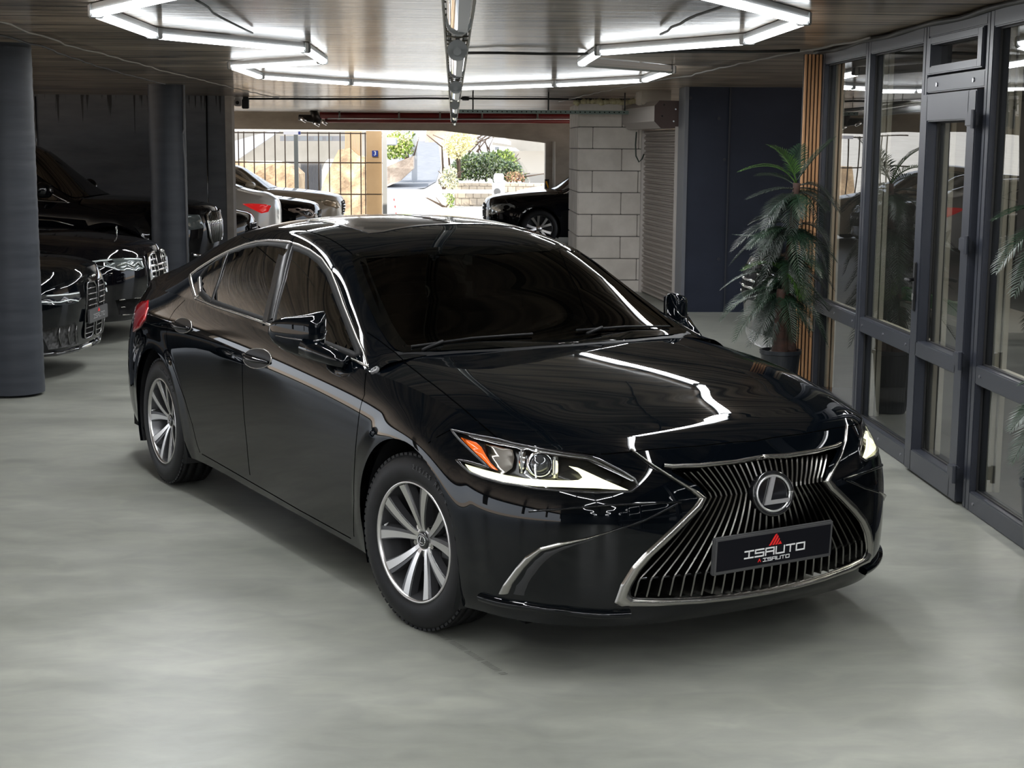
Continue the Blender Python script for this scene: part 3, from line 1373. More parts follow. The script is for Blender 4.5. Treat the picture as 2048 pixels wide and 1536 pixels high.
# projector lens
pc = SK.trace(1098, 935)
pn = (SK.s if False else Vector((.80, -.52, .22))).normalized()
Mq = Matrix.Translation(pc - Vector((.055, 0, 0))) @ pn.to_track_quat('Z', 'Y').to_matrix().to_4x4()
mb = MB().lathe([(.050, -.02), (.046, .006), (.040, .012), (.037, .010), (.036, -.01)], 32)
mg = MB().lathe([(.036, .0), (.033, .012), (.024, .02), (.012, .025), (.0005, .027)], 32)
for sd_, par in ((1, hl[0]), (-1, hl[1])):
    MM = Matrix.Scale(sd_, 4, (0, 1, 0)) @ Mq
    q = MB()
    q.V, q.F, q.S = mb.V, mb.F, mb.S
    ring = q.build('projector_ring', CHROME, par, MM)
    q = MB()
    q.V, q.F, q.S = mg.V, mg.F, mg.S
    q.build('projector_lens', mat('projector_glass', (.03, .032, .035), .03, coat=1), par, MM)
    # two chrome uprights beside the projector
    for pz, pw in (((1060, 928), .022), ((1126, 938), .02)):
        c = SK.trace(*pz) - Vector((.05, 0, 0))
        c = Vector((c.x, c.y * 1.0 * sd_ if sd_ > 0 else -c.y, c.z))
        MB().box(c.x - .01, c.x + .01, c.y - pw / 2, c.y + pw / 2, c.z - .045, c.z + .04, .006).build('lamp_louvre', CHROME, par)

# spindle grille ---------------------------------------------------------------
fn = lambda p: SK.normal(p)
V, F = band_vf(sp_out, sp_in, fn, h=.012, rows=7, bulge=.55, n=220)
grille_frame = one('grille_frame', V, F, SATIN, CAR)
tb = T([(1326, 932), (1345, 934), (1400, 932), (1470, 925), (1530, 916)])
tb.append(Vector((tb[-1].x + .002, 0, tb[-1].z)))
V, F = strip_vf(SK, tb, .015, .014, prof='round', sub=.02)
one('grille_top_bar', V, F, SATIN, CAR)
# opening width by height
gz = np.linspace(min(p[1] for p in GP) + .004, gt_z - .003, 60)


def half_width(z):
    xs = []
    n = len(GP)
    for i in range(n):
        a, b = GP[i], GP[(i + 1) % n]
        if (a[1] > z) != (b[1] > z):
            xs.append(a[0] + (b[0] - a[0]) * (z - a[1]) / (b[1] - a[1]))
    return max(xs) if xs else 0.


gw = [half_width(z) for z in gz]
zw = gz[int(np.argmin(gw[12:-4])) + 12]           # waist height


def gx(wq, z):
    h, _ = SK.drop(max(wq, .001), z, 'wz')
    return h.x if h is not None else .9


# black backing
V, F = [], []
rows_ = []
for z in np.linspace(gz[0] - .02, gt_z + .015, 24):
    hw = np.interp(z, gz, gw) + .03
    for u in np.linspace(-1, 1, 25):
        V.append((gx(min(abs(u * hw), .62), min(max(z, gz[0]), gt_z)) - .075, u * hw, z))
mesh_obj('grille_backing', V, grid_faces(24, 25), DARKVOID, CAR)
BAR = mat('grille_bar', (.17, .165, .155), .26, 1.0)
nb = 13
zmin0 = gz[0]
for side_ in (-1, 1):
    for k in range(nb):
        fr_ = (k + .5) / nb
        pts = []
        for z in np.linspace(gz[0] - .004, gt_z + .006, 34):
            W_ = np.interp(z, gz, gw)
            # the outermost bars stop where the opening ends; shape follows the frame
            Wm = np.interp(z, [gz[0], gz[0] + .09, zw, gt_z], [np.max(gw) * 1.0, np.max(gw) * .97, np.interp(zw, gz, gw), np.interp(gt_z - .01, gz, gw)])
            wq = fr_ * Wm
            if wq > W_ + .006:
                continue
            pts.append((wq, z))
        if len(pts) < 4:
            continue
        V, F = [], []
        for (wq, z) in pts:
            x = gx(wq, min(max(z, gz[0]), gt_z)) - .008
            y = side_ * wq
            for dx, dy in ((-.045, -.006), (-.004, -.0036), (0, 0), (-.004, .0036), (-.045, .006)):
                V.append((x + dx, y + dy, z))
        F = grid_faces(len(pts), 5)
        mesh_obj('grille_bar', V, F, BAR, CAR, smooth=False)
# crossbar behind the bars
for zz_ in (zw - .05, gz[0] + .085):
    mb = MB()
    hw = np.interp(zz_, gz, gw)
    pts = [(gx(abs(u * hw), zz_) - .035, u * hw, zz_) for u in np.linspace(-1, 1, 21)]
    mb.tube(pts, .005, 6)
    mb.build('grille_crossbar', GPLAS, CAR)

# emblem -----------------------------------------------------------------------
ez = SK.trace(1547, 985).z
ex = gx(0, ez) + .012
tilt = math.radians(12)
EM = Matrix.Translation((ex, 0, ez)) @ Matrix.Rotation(-tilt, 4, 'Y') @ Matrix(((0, 0, 1, 0), (1, 0, 0, 0), (0, 1, 0, 0), (0, 0, 0, 1)))
a_, b_ = .084, .072
disc = MB()
n = 48
V = [(0, 0, .001)] + [(a_ * .98 * math.cos(t), b_ * .98 * math.sin(t), 0) for t in np.linspace(0, 2 * math.pi, n, endpoint=False)] + \
    [(a_ * math.cos(t), b_ * math.sin(t), -.03) for t in np.linspace(0, 2 * math.pi, n, endpoint=False)]
F = [(0, 1 + i, 1 + (i + 1) % n) for i in range(n)] + [(1 + i, 1 + n + i, 1 + n + (i + 1) % n, 1 + (i + 1) % n) for i in range(n)]
disc.add(V, F, False)
em = disc.build('emblem', GPLAS, CAR, EM)
mb = MB().tube([(a_ * math.cos(t), b_ * math.sin(t), .002) for t in np.linspace(0, 2 * math.pi, 49)], .0075, 8)
mb.build('emblem_rim', GPLAS, em, EM)
mb = MB()
mb.tube([((a_ - .012) * math.cos(t), (b_ - .011) * math.sin(t), .005) for t in np.linspace(0, 2 * math.pi, 49)], .0042, 8)
mb.prism([(-.004, .058), (.016, .058), (-.018, -.022), (.066, -.022), (.056, -.036), (-.045, -.036)], (0, 0, .002), (1, 0, 0), (0, 1, 0), (0, 0, 1), .007)
mb.build('emblem_letter', mat('emblem_silver', (.70, .70, .70), .3, .8), em, EM)

# number plate ------------------------------------------------------------------
pz_ = SK.trace(1546, 1093)
zc_ = pz_.z
pxx = gx(0, zc_) + .018
PM = Matrix.Translation((pxx, 0, zc_)) @ Matrix.Rotation(math.radians(3), 4, 'Y') @ Matrix(((0, 0, 1, 0), (1, 0, 0, 0), (0, 1, 0, 0), (0, 0, 0, 1)))
plate = MB().box(-.265, .265, -.0655, .0655, -.018, 0, .004).build('plate_holder', GREYPL, CAR, PM)
MB().box(-.252, .252, -.052, .054, 0, .0015).build('plate_face', mat('plate_black', (.003, .003, .006), .5, spec=.2), plate, PM)
mb = MB()
for r_ in glyphs('ISAUTO', .0365, .024, .0048, .0095):
    mb.box(r_[0], r_[1], r_[2] - .008, r_[3] - .008, .0015, .003)
for r_ in glyphs('ISAUTO', .0155, .011, .002, .0048):
    mb.box(r_[0] + .008, r_[1] + .008, r_[2] - .036, r_[3] - .036, .0015, .003)
mb.build('plate_lettering', WHITEP, plate, PM)
mb = MB()
for poly in ([(-.030, .012), (-.022, .012), (.004, .050), (-.002, .050), (-.006, .046)], [(-.016, .012), (-.008, .012), (.010, .040), (.006, .046)], [(-.003, .012), (.005, .012), (.016, .030), (.013, .035)], [(.009, .012), (.026, .012), (.020, .023)]):
    mb.prism([(a + .002, b + .0005) for a, b in poly], (0, 0, .0015), (1, 0, 0), (0, 1, 0), (0, 0, 1), .0015)
mb.build('plate_logo', REDP, plate, PM)
mb = MB()
mb.prism([(-.078, -.041), (-.0755, -.041), (-.071, -.033), (-.0665, -.041), (-.064, -.041), (-.071, -.028)], (.004, 0, .0015), (1, 0, 0), (0, 1, 0), (0, 0, 1), .0015)
mb.build('small_logo', REDP, plate, PM)

# bumper details ------------------------------------------------------------------
FGA = [(995, 1187), (1004, 1170), (1030, 1135), (1050, 1112), (1078, 1094), (1120, 1084), (1170, 1075), (1224, 1061)]
FGB = [(1019, 1187), (1026, 1170), (1050, 1137), (1066, 1120), (1085, 1104), (1123, 1093), (1172, 1080), (1224, 1062)]
FGC = [(1056, 1192), (1060, 1176), (1076, 1146), (1094, 1124), (1113, 1109), (1140, 1096), (1178, 1083), (1224, 1063)]
A_, B_, C_ = T(FGA), T(FGB), T(FGC)
V, F = band_vf(A_, B_, fn, h=.010, rows=5, bulge=.5, n=80)
two('fog_trim', V, F, SATIN, part_o['front_bumper'])
V, F = band_vf(B_, C_, fn, h=.002, rows=3, bulge=.5, n=80)
two('fog_vent', V, F, BPLAS, part_o['front_bumper'])
# creases that run over the bumper to the spindle waist
for px_ in ([(1058, 1023), (1130, 1017), (1220, 1010), (1300, 1006), (1362, 1004)], [(1354, 1007), (1290, 1040), (1224, 1062)]):
    V, F = strip_vf(SK, T(px_), .009, .0045, prof='round')
    two('bumper_crease', V, F, PAINT, part_o['front_bumper'])
# lower lip
lp = T([(962, 1192), (1000, 1203), (1060, 1212), (1130, 1220), (1200, 1227), (1260, 1226)])
V, F = strip_vf(SK, lp, .028, .02, prof='round', sink=.01)
two('lip_blade', V, F, PAINT, part_o['front_bumper'])

# creases on the hood ---------------------------------------------------------------
# door handles -----------------------------------------------------------------------
for (cx, cy, rx, ry, par) in ((366, 651, 18, 15, 'rear_door'), (515, 717, 28, 20, 'front_door')):
    o_ = [(cx + rx * math.cos(t), cy + ry * math.sin(t)) for t in np.linspace(0, 2 * math.pi, 24, endpoint=False)]
    o3 = T(o_)
    V, F = patch_vf(SK, o3, 'xz', .0015, .012)
    cup = two('handle_cup', V, F, mat('cup_black', (.002, .002, .002), .35, spec=.12), part_o[par])
    V, F = strip_vf(SK, o3, .0045, .003, closed=True, prof='round', sub=.01)
    two('cup_rim', V, F, SATIN, cup)
    a, b = SK.trace(cx - rx * .95, cy - ry * .42), SK.trace(cx + rx * .85, cy + ry * .42)
    mb = MB()
    pts = [a + (b - a) * q - Vector((0, .005 + .034 * math.sin(math.pi * q), 0)) for q in np.linspace(0, 1, 11)]
    mb.tube(pts, [.007 + .007 * math.sin(math.pi * q) for q in np.linspace(0, 1, 11)], 10)
    two('door_handle', mb.V, mb.F, PAINT, part_o[par])

# wing mirrors -------------------------------------------------------------------------
secs = [(-1.062, -.950, 1.025, .012, .016), (-1.050, -.940, 1.024, .032, .042), (-1.02, -.912, 1.018, .054, .066), (-.98, -.876, 1.012, .068, .080),
        (-.94, -.842, 1.010, .072, .090), (-.905, -.822, 1.018, .068, .092), (-.885, -.820, 1.050, .046, .062), (-.876, -.820, 1.085, .016, .024)]
V, F = [], []
ns = 24
for (y, x, z, hx, hz) in secs:
    for k in range(ns):
        t = 2 * math.pi * k / ns
        c, s = math.cos(t), math.sin(t)
        e = .62
        V.append(Vector((x + hx * abs(c) ** e * (1 if c > 0 else -.75), y, z + hz * abs(s) ** e * (1 if s > 0 else -1) + (.012 * c if s > 0 else -.01 * c))))
F = []
for i in range(len(secs) - 1):
    for k in range(ns):
        a = i * ns + k
        b = i * ns + (k + 1) % ns
        F.append((a, a + ns, b + ns, b))
F += [tuple(range(ns)), tuple(range((len(secs) - 1) * ns, len(secs) * ns))[::-1]]
mirr = two('wing_mirror', V, F, PAINT, CAR)
mb = MB()
mb.tube([(-.82, -.955, .97), (-.75, -.925, .955), (-.68, -.90, .94), (-.60, -.875, .925)], [.045, .042, .036, .028], 12)
two('mirror_stalk', mb.V, mb.F, PAINT, mirr)
# chrome seam along the shell
pts = [(x + hx * 1.012, y, z - .012) for (y, x, z, hx, hz) in secs[1:7]]
mb = MB().tube(pts, .0035, 6)
two('mirror_seam', mb.V, mb.F, DCHROME, mirr)
V, F = [], []
V, F = [(-.915, -.92, .985), (-.96, -1.03, 1.0), (-.96, -1.03, 1.07), (-.915, -.92, 1.09)], [(0, 1, 2, 3)]
two('mirror_glass', [Vector(v) for v in V], F, GPLAS, mirr)

# cowl, wipers -----------------------------------------------------------------------------
cw = []
for px_ in ((792, 706), (850, 707), (920, 705), (1000, 701), (1060, 697), (1112, 694)):
    cw.append(SK.trace(*px_))
cw[-1].y = 0
V, F = band_vf([p + Vector((-.015, 0, .006)) for p in cw], [p + Vector((.035, 0, -.012)) for p in cw], lambda p: Vector((0, 0, 1)), h=.002, rows=3, n=40)
one('cowl', V, F, mat('cowl_plastic', (.004, .004, .0045), .6, spec=.2), CAR)
for ends in ([(-.455, -.66), (-.43, -.40), (-.415, -.12)], [(-.42, .10), (-.435, .36), (-.465, .62)]):
    pts = []
    for x_, y_ in ends:
        h, _ = SK.drop(x_, abs(y_), 'xw')
        pts.append(Vector((x_, y_, h.z + .012)))
    mb = MB().tube(pts, .0055, 6)
    mid_ = (pts[0] + pts[1]) / 2
    mb.tube([pts[0] + Vector((.035, .03, -.012)), mid_ + Vector((.008, 0, .006))], .007, 6)
    mb.build('wiper', mat('cowl_plastic', (.004, .004, .0045), .6, spec=.2), CAR)

P = [Vector((a, -b2, 1.4)) for a, b2 in ((-1.30, 0), (-1.30, .36), (-1.34, .42), (-2.05, .42), (-2.10, .36), (-2.10, 0))]
V, F = patch_vf(SK, P, 'xw', .0025, .05, .003)
one('sunroof', V, F, GPLAS, CAR)
c = SK.trace(750, 741)
n_ = SK.normal(c)
MW = Matrix.Translation(c) @ n_.to_track_quat('Z', 'Y').to_matrix().to_4x4()
MB().lathe([(.020, -.004), (.019, .006), (.012, .008), (.010, .004), (.006, .002), (.0005, .001)], 20, MW).build('washer_cap', GREYPL, CAR)
# tail lamps ----------------------------------------------------------------------------------
TL = [(267, 664), (270, 640), (272, 612), (284, 603), (298, 600), (297, 616), (290, 640), (280, 655)]
V, F = patch_vf(SK, T(TL), 'xz', .006, .02, skirt=.006)
tl = two('tail_lamp', V, F, mat('tail_red', (.35, .004, .01), .12, coat=1), CAR)

# underbody, wheelhouses, interior -----------------------------------------------------------------
mb = MB().box(-3.75, .62, -.78, .78, .17, .25)
mb.build('underbody', DARKVOID, CAR)
for x0 in (0., -2.87):
    V, F = [], []
    n = 28
    for j, y in enumerate((-.912, -.895, -.60)):
        for i in range(n + 1):
            t = math.pi * (1.28 * i / n - .14)
            rr = (.385, .392, .40)[j]
            V.append(Vector((x0 + rr * math.cos(t), y, .335 + rr * math.sin(t))))
    F = grid_faces(3, n + 1)
    two('wheel_arch_lip', V[:2 * (n + 1)], grid_faces(2, n + 1), PAINT, CAR)
    n0 = n + 1
    V2 = V[n0:] + [Vector((x0, -.60, .335))]
    F2 = grid_faces(2, n0) + [(n0 + i, n0 + i + 1, 2 * n0) for i in range(n)]
    two('wheel_housing', V2, F2, BPLAS, CAR)
INT = mat('dark_trim', (.018, .018, .018), .7)
SEAT = mat('seat_leather', (.03, .03, .03), .5)
MB().box(-.95, -.42, -.66, .66, .60, .93, .06).build('dashboard', INT, CAR)
MB().box(-3.1, -.5, -.7, .7, .26, .30).build('cabin_floor', INT, CAR)
for sx, sy in ((-1.55, -.36), (-1.55, .36), (-2.45, -.36), (-2.45, .36)):
    mb = MB().box(sx, sx + .5, sy - .24, sy + .24, .34, .50, .05)
    mb.box(sx - .12, sx + .04, sy - .23, sy + .23, .46, 1.05, .06)
    mb.box(sx - .10, sx + .0, sy - .13, sy + .13, 1.09, 1.25, .04)
    s_ = mb.build('seat', SEAT, CAR)
    for dy in (-.05, .05):
        MB().tube([(sx - .05, sy + dy, 1.02), (sx - .05, sy + dy, 1.11)], .006, 6).build('headrest_post', CHROME, s_)
mb = MB()
Ms = Matrix.Translation((-1.02, .36, .86)) @ Matrix.Rotation(math.radians(-62), 4, 'Y')
ring = [Ms @ Vector((.18 * math.cos(t), .18 * math.sin(t), 0)) for t in np.linspace(0, 2 * math.pi, 33)]
mb.tube(ring, .014, 8)
for t in (0, 2.3, 4.0):
    mb.tube([Ms @ Vector((.18 * math.cos(t), .18 * math.sin(t), 0)), Ms @ Vector((0, 0, -.02))], .014, 6)
mb.build('steering_wheel', INT, CAR)

# wheels of the sedan: the front pair is turned a little
for nm, x, y, side_, st in (('w', 0., -.800, -1, .155), ('w', 0., .800, 1, .155), ('w', -2.87, -.800, -1, 0.), ('w', -2.87, .800, 1, 0.)):
    e = bpy.data.objects.new('wheel', None)
    e.empty_display_size = .1
    link(e, CAR)
    build_wheel(e, wheel_matrix(x, y, .334, side_, st))
# ------------------------------------------------------------------ THE GARAGE


def at(px, py, Y):
    """point on the depth plane Y seen at a photograph pixel"""
    d = CAM_F + CAM_R * ((px - 1024) / FPX) - CAM_U * ((py - 768) / FPX)
    return CAM_O + d * (Y / d.y)


def atx(px, py, X):
    d = CAM_F + CAM_R * ((px - 1024) / FPX) - CAM_U * ((py - 768) / FPX)
    return CAM_O + d * (X / d.x)


def atz(px, py, Z):
    d = CAM_F + CAM_R * ((px - 1024) / FPX) - CAM_U * ((py - 768) / FPX)
    return CAM_O + d * ((Z - CAM_O.z) / d.z)


def zf(y):
    return -.1 * min(1, max(0, (y - 10) / 5))


ZC = 2.47


def struct(name, mb, m, parent=None, label=None):
    o = mb.build(name, m, parent)
    if parent is None:
        o['kind'] = 'structure'
    if label:
        o['label'] = label
    return o


# concrete floor
FLOORM = noise_mat('polished_concrete', (.165, .170, .150), (.275, .280, .250), (.55, 1.3, 1), 9, rough=(.28, .48), bump=.06, bdist=.004, lo=.32, hi=.68, spec=.45, rgh=.66)
L = FLOORM.node_tree.links
b = bsdf(FLOORM)
base_link = b.inputs['Base Color'].links[0].from_socket
tc = N(FLOORM, 'ShaderNodeTexCoord')
mp2 = N(FLOORM, 'ShaderNodeMapping')
mp2.inputs['Scale'].default_value = (2.6, 4.5, 1)
nz2 = N(FLOORM, 'ShaderNodeTexNoise')
nz2.inputs['Scale'].default_value = 1.5
nz2.inputs['Detail'].default_value = 8
nz2.inputs['Distortion'].default_value = 1.2
cr2 = N(FLOORM, 'ShaderNodeValToRGB')
cr2.color_ramp.elements[0].position = .35
cr2.color_ramp.elements[0].color = (.90, .90, .90, 1)
cr2.color_ramp.elements[1].position = .7
cr2.color_ramp.elements[1].color = (1.08, 1.08, 1.05, 1)
mx = N(FLOORM, 'ShaderNodeMixRGB', blend_type='MULTIPLY')
mx.inputs[0].default_value = 1
L.new(tc.outputs['Object'], mp2.inputs[0])
L.new(mp2.outputs[0], nz2.inputs['Vector'])
L.new(nz2.outputs['Fac'], cr2.inputs[0])
L.new(base_link, mx.inputs[1])
L.new(cr2.outputs[0], mx.inputs[2])
L.new(mx.outputs[0], b.inputs['Base Color'])
ys = [-14, 10, 15, 34.2]
V = []
for y in ys:
    V += [(-11, y, zf(y)), (8, y, zf(y))]
F = [(0, 1, 3, 2), (2, 3, 5, 4), (4, 5, 7, 6)]
fl = mesh_obj('floor', V, F, FLOORM, smooth=False)
fl['kind'] = 'structure'

# faint tyre tread print from the front wheel
a_, b_ = atz(868, 1265, .001), atz(1008, 1352, .001)
mb = MB()
dd = (b_ - a_).normalized()
ss = Vector((-dd.y, dd.x, 0))
nn_ = int((b_ - a_).length / .014)
for i in range(nn_):
    p = a_ + dd * i * .014
    if i % 9 == 8:
        continue
    q = p + dd * .006
    mb.add([p - ss * .004 - dd * .004, q - ss * .004 - dd * .004, q + ss * .022, p + ss * .022], [(0, 1, 2, 3)])
tm = mb.build('tyre_print', noise_mat('tyre_print', (.10, .10, .09), (.2, .2, .18), (30, 30, 30), rough=(.6, .8)))
tag(tm, 'thin broken tyre tread print on the floor beside the front wheel', 'mark', None, 'stuff')

# board marked, lacquered ceiling: fine ridges run across the aisle
CEILM = mat('lacquered_board_concrete', (.13, .12, .105), .3, spec=.35, coat=.6, coat_rough=.15)
L = CEILM.node_tree.links
b = bsdf(CEILM)
tc = N(CEILM, 'ShaderNodeTexCoord')


def cnoise(sc, scale, det, dist=0.):
    mp = N(CEILM, 'ShaderNodeMapping')
    mp.inputs['Scale'].default_value = sc
    L.new(tc.outputs['Object'], mp.inputs[0])
    nz = N(CEILM, 'ShaderNodeTexNoise')
    nz.inputs['Scale'].default_value = scale
    nz.inputs['Detail'].default_value = det
    nz.inputs['Distortion'].default_value = dist
    L.new(mp.outputs[0], nz.inputs['Vector'])
    return nz


n1 = cnoise((.9, 6.0, 1), 1.6, 10, .5)
n2 = cnoise((.5, .7, 1), 1.2, 6)
n3 = cnoise((.35, 3.2, 1), 1.0, 2)
cr = N(CEILM, 'ShaderNodeValToRGB')
cr.color_ramp.elements[0].position = .41
cr.color_ramp.elements[0].color = (.085, .066, .048, 1)
cr.color_ramp.elements[1].position = .61
cr.color_ramp.elements[1].color = (.52, .41, .31, 1)
ad = N(CEILM, 'ShaderNodeMixRGB', blend_type='MIX')
ad.inputs[0].default_value = .5
L.new(n1.outputs['Fac'], ad.inputs[1])
L.new(n2.outputs['Fac'], ad.inputs[2])
L.new(ad.outputs[0], cr.inputs[0])
ceil_col = cr.outputs[0]
# joints between the shuttering boards
sp_ = N(CEILM, 'ShaderNodeSeparateXYZ')
L.new(tc.outputs['Object'], sp_.inputs[0])
wv = N(CEILM, 'ShaderNodeMath', operation='MULTIPLY')
wv.inputs[1].default_value = 1 / .62
L.new(sp_.outputs['Y'], wv.inputs[0])
fr_ = N(CEILM, 'ShaderNodeMath', operation='FRACT')
L.new(wv.outputs[0], fr_.inputs[0])
jt = N(CEILM, 'ShaderNodeMath', operation='GREATER_THAN')
jt.inputs[1].default_value = .925
L.new(fr_.outputs[0], jt.inputs[0])
mj = N(CEILM, 'ShaderNodeMixRGB')
mj.inputs[2].default_value = (.012, .010, .009, 1)
L.new(jt.outputs[0], mj.inputs[0])
L.new(ceil_col, mj.inputs[1])
L.new(mj.outputs[0], b.inputs['Base Color'])
hs = N(CEILM, 'ShaderNodeMath', operation='MULTIPLY_ADD')
hs.inputs[1].default_value = -.7
L.new(jt.outputs[0], hs.inputs[0])
L.new(n1.outputs['Fac'], hs.inputs[2])
bp = N(CEILM, 'ShaderNodeBump')
bp.inputs['Strength'].default_value = 1.0
bp.inputs['Distance'].default_value = .010
L.new(hs.outputs[0], bp.inputs['Height'])
L.new(bp.outputs[0], b.inputs['Normal'])
bp2 = N(CEILM, 'ShaderNodeBump')
bp2.inputs['Strength'].default_value = .25
bp2.inputs['Distance'].default_value = .004
L.new(n1.outputs['Fac'], bp2.inputs['Height'])
L.new(bp2.outputs[0], b.inputs['Coat Normal'])
mr = N(CEILM, 'ShaderNodeMapRange')
mr.inputs['To Min'].default_value = .22
mr.inputs['To Max'].default_value = .5
L.new(n3.outputs['Fac'], mr.inputs[0])
L.new(mr.outputs[0], b.inputs['Roughness'])
mb = MB().box(-11, 8, -14, 22.9, ZC, ZC + .3).box(-11, 8, 22.96, 33.4, ZC, ZC + .3).box(-11, 8, 22.9, 22.96, ZC + .05, ZC + .3)
struct('ceiling', mb, CEILM)

DWALL = noise_mat('dark_grey_wall_paint', (.075, .078, .086), (.115, .118, .127), (1.3, 1.3, 5), 7, rough=(.42, .6), bump=.25, bdist=.012, spec=.4)
# run marks under the ceiling
L = DWALL.node_tree.links
b = bsdf(DWALL)
tc = N(DWALL, 'ShaderNodeTexCoord')
mp = N(DWALL, 'ShaderNodeMapping')
mp.inputs['Scale'].default_value = (14, 14, .45)
nz = N(DWALL, 'ShaderNodeTexNoise')
nz.inputs['Scale'].default_value = 1
nz.inputs['Detail'].default_value = 3
L.new(tc.outputs['Object'], mp.inputs[0])
L.new(mp.outputs[0], nz.inputs['Vector'])
sx = N(DWALL, 'ShaderNodeSeparateXYZ')
L.new(tc.outputs['Object'], sx.inputs[0])
mz = N(DWALL, 'ShaderNodeMapRange')
mz.inputs['From Min'].default_value = 1.5
mz.inputs['From Max'].default_value = 2.45
mz.inputs['To Min'].default_value = -.22
mz.inputs['To Max'].default_value = .06
L.new(sx.outputs['Z'], mz.inputs[0])
ad = N(DWALL, 'ShaderNodeMath', operation='ADD')
L.new(nz.outputs['Fac'], ad.inputs[0])
L.new(mz.outputs[0], ad.inputs[1])
gt = N(DWALL, 'ShaderNodeMapRange')
gt.inputs['From Min'].default_value = .60
gt.inputs['From Max'].default_value = .63
L.new(ad.outputs[0], gt.inputs[0])
base_link = b.inputs['Base Color'].links[0].from_socket
mx = N(DWALL, 'ShaderNodeMixRGB')
mx.inputs[2].default_value = (.008, .008, .009, 1)
L.new(gt.outputs[0], mx.inputs[0])
L.new(base_link, mx.inputs[1])
L.new(mx.outputs[0], b.inputs['Base Color'])

BLUEW = noise_mat('dark_blue_wall_paint', (.007, .010, .020), (.012, .016, .029), (1.5, 1.5, 3), 7, rough=(.5, .7), bump=.25, bdist=.01, spec=.3)
STEELG = mat('grey_steel', (.12, .125, .14), .5, .3)
BEAM = noise_mat('raw_concrete', (.32, .28, .23), (.48, .43, .36), (1, 2, 2), 8, rough=(.7, .9), bump=.3, bdist=.01)
# back wall left of the aisle
mb = MB().box(-11, -3.20, 22.3, 22.52, -.12, ZC)
struct('wall_back', mb, DWALL)
mb = MB().box(-3.245, -3.15, 22.27, 22.29 + .25, -.12, ZC)
struct('trim_1', mb, noise_mat('bare_wall_end', (.30, .27, .24), (.42, .38, .34), (3, 3, 3), rough=(.7, .9)))
mb = MB().tube([(-3.50, 22.29, -.1), (-3.515, 22.29, 1.0), (-3.505, 22.29, ZC)], .012, 6).tube([(-5.92, 22.29, 1.2), (-5.915, 22.29, 2.44)], .008, 6)
struct('trim_2', mb, GPLAS)
# left side of the garage: parapet with an opening to daylight
mb = MB().box(-11.2, -11, -14, 34, -.12, .05).box(-11.2, -11, -14, 34, 2.25, ZC + .3)
for y in (-14, -8, -2, 4, 10, 16, 22, 30):
    mb.box(-11.2, -11, y - .25, y + .25, .9, 2.3)
struct('wall_left', mb, BEAM)
mb = MB().box(-11, 8, -14.2, -14, -.12, ZC)
struct('wall_front', mb, DWALL)

# far beam with its haunch, and the end posts
Yb = 33.0
zb = at(600, 259, Yb).z
pa, pb_, pc_, pd_ = at(884, 259, Yb), at(1092, 286, Yb), at(1150, 286, Yb), at(1150, 200, Yb)
poly = [(-11, ZC + .3), (-11, zb), (pa.x, zb), (pb_.x, pb_.z), (pc_.x + 3, pb_.z), (pc_.x + 3, ZC + .3)]
mb = MB().prism(poly, (0, Yb, 0), (1, 0, 0), (0, 0, 1), (0, 1, 0), .45)
struct('wall_end', mb, BEAM)
xl = at(1090, 400, Yb).x
mb = MB().box(xl, xl + 4, Yb, Yb + .4, -.12, pb_.z)
struct('wall_right_end', mb, BEAM)
mb = MB().tube([at(1108, 283, Yb - .05), at(1108, 420, Yb - .05)], .028, 8)
tag(struct('downpipe', mb, mat('white_pipe', (.55, .53, .48), .5)), 'thin white vertical pipe on the concrete pier beside the far opening', 'pipe')
bpy.data.objects['downpipe'].pop('kind', None) if hasattr(bpy.data.objects['downpipe'], 'pop') else None
if 'kind' in bpy.data.objects['downpipe']:
    del bpy.data.objects['downpipe']['kind']


def thing(name, mb, m, label, cat, group=None):
    return tag(mb.build(name, m), label, cat, group)


# aerated block wall ---------------------------------------------------------
Yk = 20.1
AAC = noise_mat('aerated_block', (.50, .465, .42), (.62, .58, .53), (3, 3, 3), 8, rough=(.8, .95), bump=.25, bdist=.006)
MORT = mat('block_joint', (.13, .12, .11), .9)
x0 = at(1156, 400, Yk).x
x1 = 2.62
ztop = at(1200, 207, Yk).z
mb = MB().box(x0 + .01, x1, Yk + .012, Yk + 1.55, -.12, ztop - .02)
wr = struct('wall_right_back', mb, MORT)
joints = [at(1200, r, Yk).z for r in (207, 254, 297.5, 341.5, 385, 429, 473, 517, 560, 604)]
xj = [at(c, 400, Yk).x for c in (1184, 1242)]
mb = MB()
for i in range(len(joints) - 1):
    za, zb2 = joints[i + 1] + .006, joints[i] - .006
    if zb2 < -.1:
        break
    za = max(za, -.1)
    cuts = [x0] + ([xj[1]] if i % 2 == 0 else [xj[0], xj[0] + .60]) + [x1]
    for a, b_ in zip(cuts[:-1], cuts[1:]):
        if b_ - a > .02:
            mb.box(a + .004, b_ - .004, Yk, Yk + .06, za, zb2, .006)
    yc = Yk + .06
    mb.box(x0 - .006, x0 + .05, Yk + .05, Yk + (.62 if i % 2 else .92), za, zb2, .006)
    mb.box(x0 - .006, x0 + .05, Yk + (.635 if i % 2 else .935), Yk + 1.55, za, zb2, .006)
struct('blockwork', mb, AAC, wr)
# foam on top of the wall
mb = MB()
r_ = random.Random(3)
x = x0 - .05
while x < 2.35:
    bm = bmesh.new()
    bmesh.ops.create_icosphere(bm, subdivisions=1, radius=.03 + r_.random() * .025)
    mb.bm(bm, Matrix.Translation((x, Yk + .02 + r_.random() * .03, ztop + .005 + r_.random() * .02)), True)
    x += .028
struct('expanding_foam', mb, noise_mat('foam', (.42, .38, .22), (.55, .50, .33), (20, 20, 20), rough=(.8, .9), bump=.5), wr)
